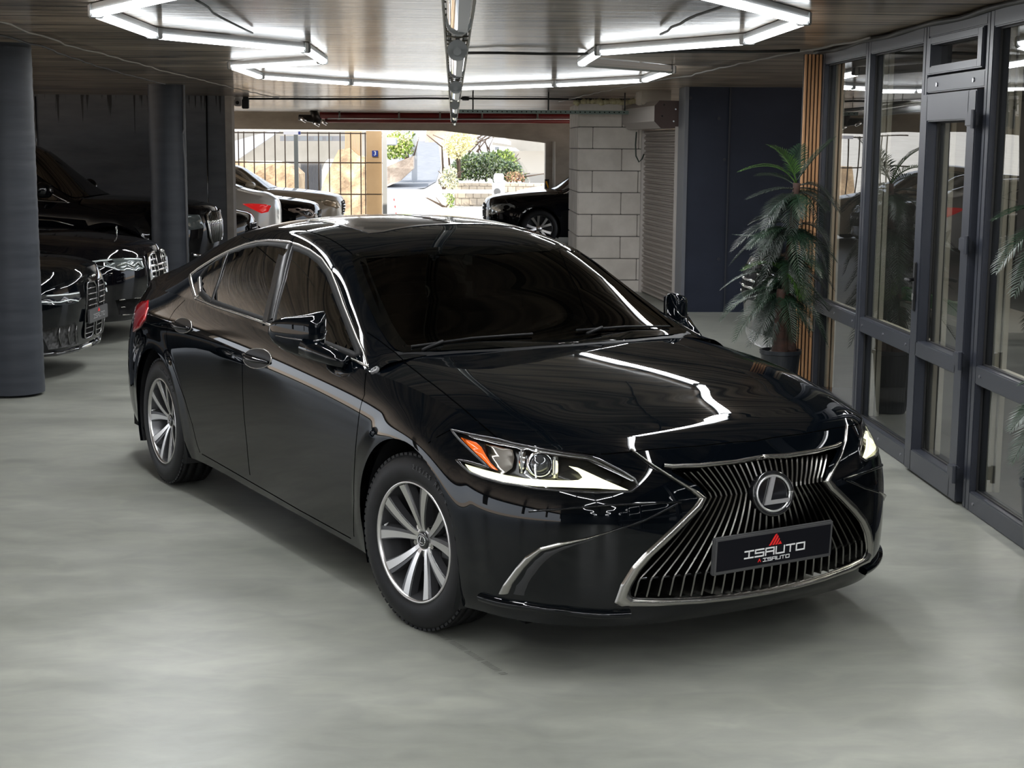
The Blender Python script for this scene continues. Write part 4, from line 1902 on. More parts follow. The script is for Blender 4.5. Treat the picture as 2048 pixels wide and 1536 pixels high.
# short lintel piece above the shutter
mb = MB().box(2.3, 2.66, 18.9, 19.5, 2.30, ZC)
struct('trim_3', mb, BEAM)

# roller shutter and its box -------------------------------------------------
SH = mat('shutter_metal', (.30, .265, .24), .36, .5)
pA, pB = Vector((2.50, 20.05, 0)), Vector((2.665, 18.15, 0))
u = (pB - pA).normalized()
nn = Vector((-u.y, u.x, 0))
if nn.x > 0:
    nn = -nn
zt = 2.03
L_ = (pB - pA).length
sroot = empty('roller_shutter', (pA.x, pA.y, -.1), 0, 'brown grey slatted roller shutter, closed, between the block wall and the dark blue wall', 'shutter')


def inv(P):
    return Vector(P) - Vector((pA.x, pA.y, -.1))


mb = MB()
pitch = .066
V, F = [], []
nz_ = int((zt + .1) / pitch)
for i in range(nz_):
    for k, (h, o) in enumerate(((0, 0.), (.010, .018), (.026, .026), (.042, .018), (.054, 0.))):
        z = -.1 + i * pitch + h
        V.append(inv(pA + nn * o + Vector((0, 0, z))))
        V.append(inv(pB + nn * o + Vector((0, 0, z))))
for i in range(nz_ * 5 - 1):
    F.append((2 * i, 2 * i + 1, 2 * i + 3, 2 * i + 2))
mesh_obj('slats', V, F, SH, sroot, smooth=False)
for P_, nm in ((pA, 'guide_rail'), (pB, 'guide_rail')):
    mb = MB()
    c = inv(P_ + nn * .02)
    mb.box(c.x - .03, c.x + .03, c.y - .03, c.y + .03, 0, zt + .1)
    mb.build(nm, mat('rail_metal', (.42, .39, .36), .45, .5), sroot)
# hood box
prof = [(0, .0), (0, .32), (.24, .32), (.30, .26), (.30, .08), (.22, .0)]
q0 = pA - u * .06
mb = MB().prism([(a, b2) for a, b2 in prof], inv(q0 + Vector((0, 0, zt - .02))), nn, (0, 0, 1), u, L_ + .02)
mb.build('shutter_box', mat('box_metal', (.34, .31, .29), .42, .3), sroot)
mb = MB().prism([(a, b2) for a, b2 in prof], inv(pB + u * -.04 + Vector((0, 0, zt - .02))), nn, (0, 0, 1), u, .012)
e_ = mb.build('box_end_plate', mat('end_plate', (.075, .05, .045), .45), sroot)
for a, b2 in ((.06, .22), (.2, .27), (.22, .14), (.08, .08)):
    c = inv(pB - u * -.0 + nn * a + Vector((0, 0, zt - .02 + b2)))
    MB().cyl((c.x, c.y - .035, c.z), .010, .01, 8, 'y').build('screw', CHROME, e_)
# dangling cable loop
mb = MB().tube([at(1273, 264, 19.7), at(1271, 290, 19.7), at(1272, 312, 19.7), at(1278, 324, 19.7), at(1284, 318, 19.7), at(1288, 308, 19.7)], .010, 6)
thing('hanging_cable', mb, mat('green_black_cable', (.03, .045, .035), .5), 'dark green cable hanging in a loop under the shutter box', 'cable')

# dark blue wall ---------------------------------------------------------------
Yw = 17.6
xb = at(1372, 400, Yw).x
mb = MB().box(xb, 8, Yw, Yw + .25, -.12, ZC)
struct('wall_right', mb, BLUEW)
mb = MB().box(xb - .035, xb + .005, Yw - .01, Yw + .5, -.12, ZC)
struct('trim_4', mb, STEELG)
mb = MB().box(at(1453, 400, Yw).x, at(1456, 400, Yw).x, Yw - .012, Yw, -.1, ZC)
for px, py in ((1438, 237), (1449, 319), (1437, 518), (1381, 196)):
    c = at(px, py, Yw)
    mb.cyl((c.x, c.y - .004, c.z), .018, .01, 10, 'y')
struct('trim_5', mb, mat('wall_seam', (.010, .012, .018), .6))

# glazed office front -------------------------------------------------------------
XG = 2.61
FRM = noise_mat('graphite_frame', (.022, .025, .034), (.027, .030, .040), (2, 2, 2), rough=(.34, .42), bump=.02, spec=.5)
INNER = mat('cream_inner_frame', (.40, .37, .32), .45)
GASK = mat('gasket', (.006, .006, .007), .6)


def bar(mb, y0, y1, z0, z1, x0=XG - .035, x1=XG + .045, bev=.006):
    mb.box(x0, x1, min(y0, y1), max(y0, y1), z0, z1, bev)
    return mb


def pane(parent, y0, y1, z0, z1):
    mb = MB().box(XG + .008, XG + .010, y0 - .01, y1 + .01, z0 - .01, z1 + .01)
    V = [(XG + .008, y0 - .01, z0 - .01), (XG + .008, y1 + .01, z0 - .01), (XG + .008, y1 + .01, z1 + .01), (XG + .008, y0 - .01, z1 + .01)]
    # old float glass: a slightly uneven sheet
    ny, nz_ = 14, 26
    V = []
    r = random.Random(int(y0 * 100 + z0 * 10))
    ph = [r.random() * 6 for _ in range(6)]
    for i in range(ny + 1):
        for j in range(nz_ + 1):
            y = y0 - .01 + (y1 - y0 + .02) * i / ny
            z = z0 - .01 + (z1 - z0 + .02) * j / nz_
            d = .0011 * math.sin(2.1 * y + ph[0]) * math.sin(1.9 * z + ph[1]) + .0004 * math.sin(6.3 * z + 2 * y + ph[2])
            V.append((XG + .008 + d, y, z))
    mesh_obj('pane', V, grid_faces(ny + 1, nz_ + 1), PANE, parent)
    g = MB()
    for a, b2, c, d in ((y0, y0 + .008, z0, z1), (y1 - .008, y1, z0, z1), (y0, y1, z0, z0 + .008), (y0, y1, z1 - .008, z1)):
        g.box(XG - .004, XG + .006, a, b2, c, d)
    g.build('gasket', GASK, parent)


def inner_post(parent, y, z0, z1):
    mb = MB().box(XG + .046, XG + .072, y - .05, y + .03, z0, z1, .003).box(XG + .078, XG + .105, y - .06, y + .03, z0, z1, .003)
    mb.build('inner_post', INNER, parent)


# panels: (y_near, y_far); mullion positions from the camera outwards
MUL = [10.78, 9.60, 8.42, 7.42, 5.2, 3.0, .8, -1.4, -3.6, -5.8]
for i in range(len(MUL) - 1):
    yf, yn = MUL[i], MUL[i + 1]
    if i == 2:
        continue
    w_ = empty('window_%d' % (i + 1 if i < 2 else i), (0, 0, 0))
    w_['kind'] = 'structure'
    mb = MB()
    bar(mb, yn + .0, yn + .055, 0, 2.45)
    bar(mb, yf - .055, yf, 0, 2.45)
    bar(mb, yn + .05, yf - .05, 2.36, 2.45)
    bar(mb, yn + .05, yf - .05, .64, .735)
    bar(mb, yn + .05, yf - .05, 0, .10)
    mb.build('window_frame', FRM, w_)
    mb = MB()
    for yy in (yn + .12, yf - .12, (yn + yf) / 2):
        mb.cyl((XG - .037, yy, .688), .008, .006, 8, 'x')
        mb.cyl((XG - .037, yy, .05), .008, .006, 8, 'x')
    mb.build('screw_cap', mat('screw', (.25, .25, .27), .35, .8), w_)
    pane(w_, yn + .055, yf - .055, .10, .64)
    pane(w_, yn + .055, yf - .055, .735, 2.36)
    inner_post(w_, yf - .03, .1, 2.4)
    mb = MB().box(XG + .05, XG + .11, yn, yf, .66, .72, .004)
    mb.build('inner_rail', INNER, w_)
# door bay
dy0, dy1 = 7.42, 8.42
d_ = empty('door_1', (0, 0, 0))
d_['kind'] = 'structure'
mb = MB()
bar(mb, dy0, dy0 + .045, 0, 2.45)
bar(mb, dy1 - .045, dy1, 0, 2.45)
bar(mb, dy0 + .04, dy1 - .04, 2.38, 2.45)
bar(mb, dy0 + .04, dy1 - .04, 2.085, 2.17)
mb.build('door_frame', FRM, d_)
# vent light above the door
mb = MB()
bar(mb, dy0 + .06, dy0 + .13, 2.18, 2.375, XG - .05)
bar(mb, dy1 - .13, dy1 - .06, 2.18, 2.375, XG - .05)
bar(mb, dy0 + .12, dy1 - .12, 2.335, 2.375, XG - .05)
bar(mb, dy0 + .12, dy1 - .12, 2.18, 2.225, XG - .05)
mb.build('vent_sash', FRM, d_)
pane(d_, dy0 + .12, dy1 - .12, 2.22, 2.34)
mb = MB()
bar(mb, 7.50, 7.62, .012, 2.075, XG - .06, XG + .01)
bar(mb, 8.27, 8.39, .012, 2.075, XG - .06, XG + .01)
bar(mb, 7.60, 8.29, 1.93, 2.075, XG - .06, XG + .01)
bar(mb, 7.60, 8.29, .655, .74, XG - .06, XG + .01)
bar(mb, 7.60, 8.29, .012, .135, XG - .06, XG + .01)
leaf = mb.build('door_leaf', FRM, d_)
pane(leaf, 7.62, 8.27, .135, .655)
pane(leaf, 7.62, 8.27, .74, 1.93)
inner_post(d_, 8.33, .1, 2.05)
inner_post(d_, 7.48, .1, 2.05)
for z in (1.93, 1.32, .745, .17):
    mb = MB().box(XG - .095, XG - .055, 7.455, 7.545, z - .035, z + .035, .006)
    mb.cyl((XG - .09, 7.44, z), .012, .09, 10, 'z')
    mb.build('hinge', FRM, d_)
mb = MB().box(XG - .072, XG - .058, 8.315, 8.35, .90, 1.17, .005)
mb.tube([(XG - .07, 8.333, 1.075), (XG - .115, 8.333, 1.075), (XG - .12, 8.25, 1.075)], .010, 8)
hd = mb.build('door_handle', GASK, d_)
MB().box(XG - .078, XG - .07, 8.322, 8.342, .96, 1.0, .003).build('lock_cylinder', CHROME, hd)
mb = MB()
for yy in (8.20, 7.62):
    mb.cyl((XG - .037, yy, 2.125), .012, .006, 10, 'x')
mb.build('screw_cap', CHROME, d_)
# wood slats at the end of the office front
WOOD = noise_mat('oak_slat', (.42, .22, .10), (.58, .33, .17), (20, 20, 2), 6, rough=(.45, .6), bump=.1, bdist=.002)
sl = empty('trim_6', (0, 0, 0))
sl['kind'] = 'structure'
MB().box(XG - .135, XG + .10, 10.93, 10.95, 0, 2.44).build('backing_board', mat('slat_backing', (.01, .01, .011), .7), sl)
for i in range(5):
    x = XG - .132 + i * .0262
    MB().box(x, x + .0165, 10.905, 10.93, 0, 2.44, .003).build('slat', WOOD, sl)
# return wall of the office behind the slats
mb = MB().box(XG + .10, 8, 11.25, 11.35, 0, ZC)
struct('wall_office', mb, noise_mat('office_wall', (.018, .018, .019), (.026, .026, .027), (1, 1, 1), rough=(.7, .8)))
mb = MB().box(7.2, 7.3, -14, 11.3, 0, ZC)
struct('wall_office_back', mb, mat('office_back', (.022, .022, .024), .7))
mb = MB().box(XG + .06, 7.2, -14, 11.25, 0, .012)
struct('office_dark_floor', mb, mat('office_dark_floor', (.02, .02, .021), .9))  # dark sheet over the concrete, puts the office's shade into colour
mb = MB().box(XG + .06, 7.2, -14, 11.25, ZC - .03, ZC - .01)
struct('office_ceiling', mb, mat('office_ceiling', (.05, .05, .05), .9))
for k, (lx, ly) in enumerate(((3.9, 9.6), (3.9, 6.6))):  # panels added out of sight to light the cream inner posts
    e_ = empty('fill_panel_light', (lx, ly, ZC - .03), 0, ('unseen office panel light nearest the palm, added to brighten the frame posts', 'unseen office panel light behind the glazed door, added to brighten the frame posts')[k], 'lamp')
    MB().box(-.3, .3, -.3, .3, -.02, 0).build('panel', mat('panel_glow', (.8, .8, .8), .5, emit=(1, .93, .82), es=.8), e_)
    ld = bpy.data.lights.new('office_fill_light', 'AREA')
    ld.size = .5
    ld.energy = 16
    ld.color = (1, .93, .82)
    lo_ = bpy.data.objects.new('office_fill_light', ld)
    link(lo_, e_)
    lo_.location = (0, 0, -.03)
# desk with plant trough and a card stand inside the office
ds = empty('office_desk', (3.35, 9.4, 0), 0, 'dark office desk with a lit green planter strip, seen dimly through the glass', 'desk')
MB().box(-.3, .3, -.9, .9, .72, .76, .004).build('desk_top', mat('desk_wood', (.10, .09, .08), .4), ds)
MB().box(-.25, .25, -.85, .85, .0, .72, .004).build('desk_body', mat('desk_dark', (.02, .02, .02), .5), ds)
MB().box(-.30, -.26, -.88, .88, .78, .86, .004).build('planter', noise_mat('moss', (.006, .03, .008), (.012, .06, .015), (30, 30, 30), bump=.8), ds)
cs = empty('card_stand', (3.12, 9.25, .762), 0, 'white card standing on the office desk behind the glass', 'sign')
V = [(0, -.07, .0), (0, .09, .0), (.03, .06, .19), (.03, -.05, .19)]
mesh_obj('card', V, [(0, 1, 2, 3)], mat('white_card', (.6, .62, .6), .5), cs, smooth=False)
MB().box(.0, .06, -.05, .06, 0, .004).build('card_base', mat('acrylic', (.5, .5, .5), .2), cs)

# round columns ---------------------------------------------------------------------
COLM = noise_mat('slate_column_paint', (.018, .022, .029), (.032, .036, .045), (1.2, 1.2, 10), 7, rough=(.45, .62), bump=.35, bdist=.008, spec=.4)
mb = MB()
prof = []
for i in range(90):
    z = ZC * i / 89
    prof.append((.215 + .0012 * math.sin(i * 2.3) + .001 * math.sin(i * .7), z))
thing('round_column', MB().lathe(prof, 48, Matrix.Translation((-3.18, 11.1, 0))), COLM, 'nearest round dark slate column, cut off by the left edge of the picture', 'column')
mb = MB().lathe([(r, -.1 + z * (ZC + .1) / ZC) for r, z in prof], 48, Matrix.Translation((-3.36, 18.4, 0)))
thing('round_column', mb, COLM, 'round dark slate column farther back, rising between two parked black cars', 'column')
mb = MB()
mb.tube([(-3.155, 18.33, -.1), (-3.152, 18.33, .9), (-3.155, 18.33, 1.6), (-3.175, 18.32, 1.9), (-3.15, 18.32, 1.96), (-3.158, 18.33, ZC)], .014, 6)
thing('column_conduit', mb, mat('conduit', (.09, .09, .095), .5), 'thin buckled conduit running up the right side of the farther round column', 'conduit')

LAMP_W = 10.5
# ceiling lamps -----------------------------------------------------------------------
LED = mat('led_diffuser', (.9, .9, .9), .4, emit=(.93, .97, 1.0), es=3.8)
LOFF = mat('unlit_diffuser', (.32, .33, .33), .35)
HOUS = mat('lamp_channel', (.30, .31, .31), .4, .3)
chain = [(0, 17.42), (1.08, 16.2), (1.84, 14.9), (1.84, 13.05), (1.0, 12.1), (1.0, 10.62), (1.78, 9.38), (1.78, 7.87), (1.02, 6.55), (1.02, 5.1), (1.8, 3.9), (1.8, 2.4), (1.05, 1.1), (0, .1)]
segs = []
for s_ in (1, -1):
    for a, b2 in zip(chain[:-1], chain[1:]):
        segs.append(((a[0] * s_, a[1]), (b2[0] * s_, b2[1])))
# unseen ring behind the camera, added to light the room
for s_ in (1, -1):
    for a, b2 in zip(chain[:-1], chain[1:]):
        segs.append(((a[0] * s_ , a[1] - 17.9), (b2[0] * s_, b2[1] - 17.9)))
names = {0: 'ceiling lamp bar of the far zigzag, just right of the central cable tray', 13: 'ceiling lamp bar of the far zigzag, just left of the central cable tray',
         1: 'far ceiling lamp bar right of centre, second from the cable tray', 14: 'far ceiling lamp bar left of centre, second from the cable tray',
         2: 'short far lamp bar at the right corner of the lit zigzag', 15: 'short lamp bar at the far left corner of the lit zigzag',
         3: 'unlit grey lamp bar between the two lit right hand groups', 16: 'lamp bar on the left slanting back from the short bright lamp toward the corner',
         4: 'short bright lamp bar pointing at the camera, right of the central tray', 17: 'short broad bright lamp bar at the inner left corner',
         5: 'long bright lamp bar on the right, widest looking of the right group', 18: 'long lamp bar on the left ceiling ending at the short broad lamp',
         6: 'lamp bar at the upper right, next to the wood slats', 19: 'thin edge-on lamp bar at the upper left of the ceiling',
         7: 'lamp bar cut by the top edge, right of centre', 20: 'lamp bar cut by the top edge, upper left corner'}
for i, (a, b2) in enumerate(segs):
    A_, B_ = Vector((a[0], a[1], 0)), Vector((b2[0], b2[1], 0))
    t = (B_ - A_)
    ln = t.length
    t.normalize()
    yaw = math.atan2(t.y, t.x)
    mid = (A_ + B_) / 2
    nm = names.get(i, 'ceiling lamp bar over or behind the viewer, added to light the room')
    e_ = empty('lamp_bar', (mid.x, mid.y, ZC - .004), yaw, nm, 'lamp', 'zigzag of ceiling lamp bars')
    h = ln / 2 - .045
    MB().box(-h - .03, h + .03, -.028, .028, -.038, 0, .004).build('lamp_channel', HOUS, e_)
    off = i in (3,)
    d_m = LOFF if off else LED
    mb = MB()
    n = 7
    V = []
    for xx in (-h, h):
        for k in range(n):
            an = math.pi * k / (n - 1)
            V.append((xx, .034 * math.cos(an), -.036 - .030 * math.sin(an)))
    F = [(k, k + 1, n + k + 1, n + k) for k in range(n - 1)] + [tuple(range(n)), tuple(range(n, 2 * n))[::-1]]
    mb.add(V, F, False)
    mb.build('diffuser', d_m, e_)
    if not off:
        ld = bpy.data.lights.new('lamp_light', 'AREA')
        ld.shape = 'RECTANGLE'
        ld.size = 2 * h
        ld.size_y = .05
        ld.energy = LAMP_W * (2 * h) / 1.5
        ld.color = (.96, .98, 1.0)
        lo_ = bpy.data.objects.new('lamp_light', ld)
        link(lo_, e_)
        lo_.location = (0, 0, -.072)
    for sx in (-h - .02, h + .02):
        MB().box(sx - .022, sx + .022, -.036, .036, -.066, -.0, .006).build('end_cap', HOUS, e_)

# central tray with old tube fittings hanging under it ------------------------------------
tr = empty('cable_tray', (.02, 0, 2.26), 0, 'long narrow tray of wires hanging down the middle of the ceiling into the distance', 'tray')
for sx in (-.055, .055):
    mb = MB().tube([(sx, y + .0, .02 + .004 * math.sin(y * 3)) for y in np.linspace(-6, 31.5, 120)], .006, 6)
    mb.build('side_wire', mat('tray_wire', (.20, .19, .15), .4, .6), tr)
mb = MB()
for y in np.arange(-6, 31, .28):
    mb.tube([(-.055, y, .02), (0, y, .012), (.055, y, .02)], .0035, 5)
mb.build('cross_wire', mat('tray_wire', (.20, .19, .15), .4, .6), tr)['kind'] = 'stuff'
for sx in (-.03, .0, .028):
    mb = MB().tube([(sx + .008 * math.sin(y * 1.7 + sx * 60), y, .035 + .006 * math.sin(y * 2.1 + sx * 90)) for y in np.linspace(-6, 31.5, 140)], .010, 6)
    mb.build('cable', mat('tray_cable', (.05, .05, .045), .5), tr)
for y in np.arange(1.2, 31, 2.4):
    mb = MB().tube([(-.055, y, .02), (-.055, y, ZC - 2.262)], .004, 5)
    mb.tube([(-.055, y, .018), (.055, y, .018)], .004, 5).tube([(.055, y, .02), (.055, y, ZC - 2.262)], .004, 5)
    mb.build('hanger', mat('tray_wire', (.20, .19, .15), .4, .6), tr)
TUBEB = mat('tube_body', (.55, .56, .56), .25, .3)
TG = mat('tube_cover', (.72, .74, .73), .12, coat=1)
CAPM = mat('tube_cap', (.16, .17, .17), .4)
fl_y = [(-1.2, .3), (1.6, 3.1), (4.05, 5.55), (7.15, 9.0), (11.6, 13.6), (16.6, 19.0), (21.6, 24.0), (26.6, 29.4)]
for i, (ya, yb2) in enumerate(fl_y):
    lab = ['tube fitting under the tray behind the viewer', 'tube fitting under the tray above the viewer', 'nearest clear tube fitting under the central tray, at the top edge of the picture',
           'second tube fitting under the central tray, white with printed text', 'third tube fitting along the central tray', 'fourth tube fitting along the central tray', 'fifth small tube fitting along the central tray',
           'farthest tube fitting at the end of the central tray'][i]
    e_ = empty('tube_light', (.02, (ya + yb2) / 2, 2.215), 0, lab, 'lamp', 'tube fittings under the central tray')
    h = (yb2 - ya) / 2
    V = []
    n = 14
    for yy in (-h, h):
        for k in range(n):
            an = 2 * math.pi * k / n
            V.append((.040 * math.cos(an), yy, .038 * math.sin(an)))
    F = [(k, (k + 1) % n, n + (k + 1) % n, n + k) for k in range(n)]
    MB().add(V, F, True).build('tube_cover', TG, e_)
    for yy in (-h, h):
        mb = MB().cyl((0, yy, 0), .046, .07, 16, 'y')
        mb.cyl((0, yy + (.06 if yy > 0 else -.06), -.01), .018, .05, 12, 'y')
        mb.build('tube_cap', CAPM, e_)
    MB().box(-.004, .03, -h + .05, h - .05, -.0395, -.030).build('led_strip', mat('led_strip_off', (.28, .30, .32), .3, .4), e_)
c = at(931, 188, 22.0)
thing('junction_box', MB().box(c.x - .05, c.x + .05, 21.97, 22.05, c.z - .09, c.z + .09, .006), mat('grey_box', (.08, .085, .085), .5), 'small grey box hanging beside the central tray', 'box')

# pipes and cable runs at the far end ---------------------------------------------------------
REDPIPE = mat('fire_pipe_red', (.20, .018, .016), .5)
Yp = 32.0


def ppipe(pts, r, Y):
    return MB().tube([at(px, py, Y) for px, py in pts], r, 12)


thing('fire_pipe', MB().tube([(at(640, 229, Yp).x, Yp, 2.388), (at(900, 229, Yp).x, Yp, 2.388), (at(1230, 229, Yp).x, Yp, 2.388)], .072, 14), REDPIPE, 'thick dark red sprinkler main running under the ceiling at the far end', 'pipe')
thing('fire_pipe', ppipe([(650, 241), (900, 242), (1230, 243)], .042, Yp - .25), REDPIPE, 'thinner dark red pipe below the thick sprinkler main', 'pipe')
thing('steel_conduit', ppipe([(655, 237), (900, 238), (1230, 239)], .012, Yp - .45), mat('conduit_steel', (.45, .45, .45), .3, .8), 'thin pale steel conduit crossing in front of the red pipes', 'conduit')
for i, px in enumerate((679, 798, 880, 964, 1075)):
    c = at(px, 228, Yp - .1)
    mb = MB().tube([(c.x, c.y, c.z - .1), (c.x, c.y, ZC)], .014, 6).box(c.x - .025, c.x + .025, c.y - .20, c.y + .01, c.z - .12, c.z - .085).tube([(c.x, c.y - .02, c.z + .07), (c.x, c.y - .02, c.z - .1)], .02, 6)
    thing('pipe_hanger', mb, mat('hanger_steel', (.22, .22, .2), .5, .5), ('first', 'second', 'third', 'fourth', 'fifth')[i] + ' small steel hanger from the left on the thick red pipe', 'hanger', 'hangers on the red pipe')
vr = empty('pipe_valve', at(630, 235, 31.6), 0, 'dark valve joint with shiny flanges at the left end of the red pipes', 'valve')
mb = MB().tube([(-.33, 0, .0), (-.1, 0, -.02), (.12, 0, -.07)], [.06, .075, .06], 12)
mb.tube([(-.05, 0, .18), (.05, 0, -.1)], [.07, .10], 12)
mb.build('valve_body', mat('valve_dark', (.03, .025, .022), .4, .4), vr)
for x, z in ((-.22, -.05), (.05, -.13), (.2, -.1)):
    MB().tube([(x - .05, -.09, z + .03), (x + .05, -.09, z - .03)], .035, 8).build('flange', CHROME, vr)
# perforated tray across the block wall
Yt = 19.7
tl_ = empty('perforated_tray', at(1110, 224, Yt), 0, 'grey green perforated cable tray crossing in front of the block wall', 'tray')
c0_ = at(1110, 224, Yt)
xa, xb2 = at(918, 224, Yt).x - c0_.x, 2.46 - c0_.x
MB().box(xa, xb2, -.02, .10, -.022, .022).build('tray_rail', mat('galvanised', (.13, .165, .145), .45, .5), tl_)
mb = MB()
for x in np.arange(xa + .05, xb2, .062):
    mb.cyl((x, -.0215, 0), .009, .004, 8, 'y')
mb.build('slot', DARKVOID, tl_)['kind'] = 'stuff'
for px in (946, 1097, 1250, 1274):
    x = at(px, 224, Yt).x - c0_.x
    MB().tube([(x, .04, 0), (x, .04, ZC - c0_.z)], .010, 6).build('drop_rod', mat('rod', (.03, .03, .03), .5), tl_)
# security camera and floodlight
sc = empty('security_camera', at(476, 193, 22.7), 0, 'small white dome security camera under the ceiling at the end of the dark wall', 'camera')
mb = MB().lathe([(.07, 0), (.07, -.03), (.055, -.05)], 16).box(-.05, .05, -.07, .04, -.14, -.03, .012)
mb.build('camera_body', mat('white_plastic', (.55, .52, .5), .4), sc)
MB().cyl((.0, -.075, -.09), .026, .02, 12, 'y').build('camera_lens', GPLAS, sc)
fd = empty('floodlight', at(491, 205, 22.8), 0, 'small dark floodlight beside the dome camera', 'lamp')
MB().box(-.05, .05, -.05, .04, -.09, .08, .01).build('lamp_head', BPLAS, fd)
MB().tube([(0, .03, .07), (0, .05, .14)], .01, 6).build('bracket', BPLAS, fd)

# cables on the ceiling -----------------------------------------------------------------------


def ceil_cable(name, px, r, m, label, wig=.0, n=60, z=ZC - .02):
    P = [atz(a, b2, z) for a, b2 in px]
    pts = []
    rr = random.Random(len(label))
    for a, b2 in zip(P[:-1], P[1:]):
        k = max(2, int((b2 - a).length / .25))
        for q in range(k):
            p = a + (b2 - a) * q / k
            pts.append(p + Vector((rr.uniform(-wig, wig), rr.uniform(-wig, wig), rr.uniform(-wig, 0) * .5)))
    pts.append(P[-1])
    return thing(name, MB().tube(pts, r, 6), m, label, 'cable')


BC = mat('black_cable', (.012, .012, .012), .5)
ceil_cable('cable', [(1118, 203), (1190, 186), (1310, 160), (1370, 152), (1480, 125), (1610, 100), (1740, 75)], .008, mat('grey_cable', (.14, .13, .12), .5), 'twisted grey cable on the ceiling leading toward the wood slats', .02)
P1 = atz(1740, 76, ZC - .02)
pts = [(2.575 + .008 * math.sin(y * 9), y, ZC - .022 - .006 * math.sin(y * 5)) for y in np.linspace(-4, 11, 120)]
thing('cable', MB().tube(pts, .016, 6), BC, 'black cable bundle along the top of the glazed office front', 'cable')
ceil_cable('cable', [(925, 105), (1000, 104), (1170, 107), (1400, 102), (1600, 101)], .011, BC, 'black cable sagging across the ceiling from the central tray to the right', .015)
ceil_cable('string_lights', [(-40, 30), (60, 62), (150, 92), (250, 118), (330, 142), (400, 158), (470, 176), (560, 196)], .006, mat('pale_cable', (.20, .18, .15), .5), 'pale string of small bulbs stretched across the left ceiling', .02)
ceil_cable('cable', [(-40, 60), (80, 90), (160, 120), (240, 145), (330, 168)], .007, BC, 'dark cable across the left ceiling below the string of bulbs', .015)
ceil_cable('cable', [(385, -8), (440, 34), (505, 66)], .006, BC, 'short black cable on the ceiling above the left lamp bars', .006)
ceil_cable('cable', [(450, 197), (700, 198), (850, 196), (1130, 198), (1270, 199)], .016, BC, 'dark cable running the width of the aisle on the ceiling seam', .01)
ceil_cable('cable', [(1320, 68), (1370, 38), (1440, 12), (1460, -10)], .007, BC, 'knotted dark cable above the long bright lamp on the right', .012)
# ------------------------------------------------------------------ OUTSIDE beyond the far opening
ASPH = noise_mat('sunlit_asphalt', (.13, .14, .16), (.19, .20, .22), (2, 2, 2), rough=(.8, .95))
APRON = noise_mat('pale_concrete_apron', (.50, .48, .44), (.62, .60, .56), (1, 1, 1), rough=(.8, .95))
STONE = noise_mat('rubble_stone', (.22, .15, .09), (.55, .42, .27), (2.2, 2.2, 2.2), 9, rough=(.8, .95), bump=1.0, bdist=.15, c3=(.38, .27, .16))
TAN = noise_mat('tan_render', (.42, .28, .15), (.50, .35, .20), (1, 1, 1), rough=(.8, .9))
CREAMW = noise_mat('cream_render', (.27, .255, .225), (.33, .31, .28), (1, 1, 1), rough=(.8, .9))


def zo(y):
    return -.15 + (0 if y < 46 else (y - 46) * .006 if y < 62 else .096 + (y - 62) * .045)


V = []
ys = [34.1, 46, 62, 80, 110, 160]
for y in ys:
    V += [(-60, y, zo(y)), (60, y, zo(y))]
g = mesh_obj('ground', V, grid_faces(len(ys), 2), APRON, smooth=False)
g['kind'] = 'structure'
V = [(-60, -40, -.3), (60, -40, -.3), (60, 34.2, -.3), (-60, 34.2, -.3)]
g = mesh_obj('ground_around', V, [(0, 1, 2, 3)], noise_mat('pale_warm_gravel', (.50, .40, .31), (.62, .50, .39), (.6, .6, .6), rough=(.8, .9)), smooth=False)
g['kind'] = 'structure'
# blue grey ramp going up to the left
V = []
for (pxa, pxb, y) in ((771, 800, 62), (771, 850, 64), (775, 872, 68), (790, 882, 80), (822, 876, 110)):
    V += [(at(pxa, 300, y).x, y, zo(y) + .04), (at(pxb, 300, y).x, y, zo(y) + .04)]
g = mesh_obj('ramp_road', V, grid_faces(5, 2), ASPH, smooth=False)
g['kind'] = 'structure'
# fence of steel bars
Yf = 35.2
FEN = mat('fence_paint', (.05, .035, .025), .5, .3)
za, zb3 = at(600, 264, Yf).z, -.15
fe = empty('steel_fence', at(600, 264, Yf), 0, 'tall dark steel bar fence filling the left part of the far opening', 'fence')
o = fe.location
mb = MB()
for px in (478, 489, 509, 530, 551, 571, 616, 638, 659, 681, 702, 722, 731, 742):
    x = at(px, 350, Yf).x - o.x
    MB().box(x - .012, x + .012, -.012, .012, zb3 - o.z, 0).build('bar', FEN, fe)
for py in (266, 325, 388):
    z = at(600, py, Yf).z - o.z
    xa, xb4 = at(440, 350, Yf).x - o.x, at(766, 350, Yf).x - o.x
    MB().box(xa, xb4, -.014, .014, z - .014, z + .014).build('rail', FEN, fe)
x = at(593, 350, Yf).x - o.x
MB().box(x - .045, x + .045, -.04, .04, zb3 - o.z, 0).build('post', mat('fence_post', (.09, .10, .10), .5), fe)
sg = empty('overhead_sign', at(584, 266, 34.8), 0, 'small blue and white sign plate on the top rail of the fence', 'sign')
MB().box(-.19, .19, -.01, .01, -.035, .035).build('sign_plate', mat('pale_sign', (.5, .5, .55), .4), sg)
MB().box(.14, .19, -.013, -.01, -.035, .035).build('sign_end', mat('sign_blue', (.02, .03, .15), .4), sg)
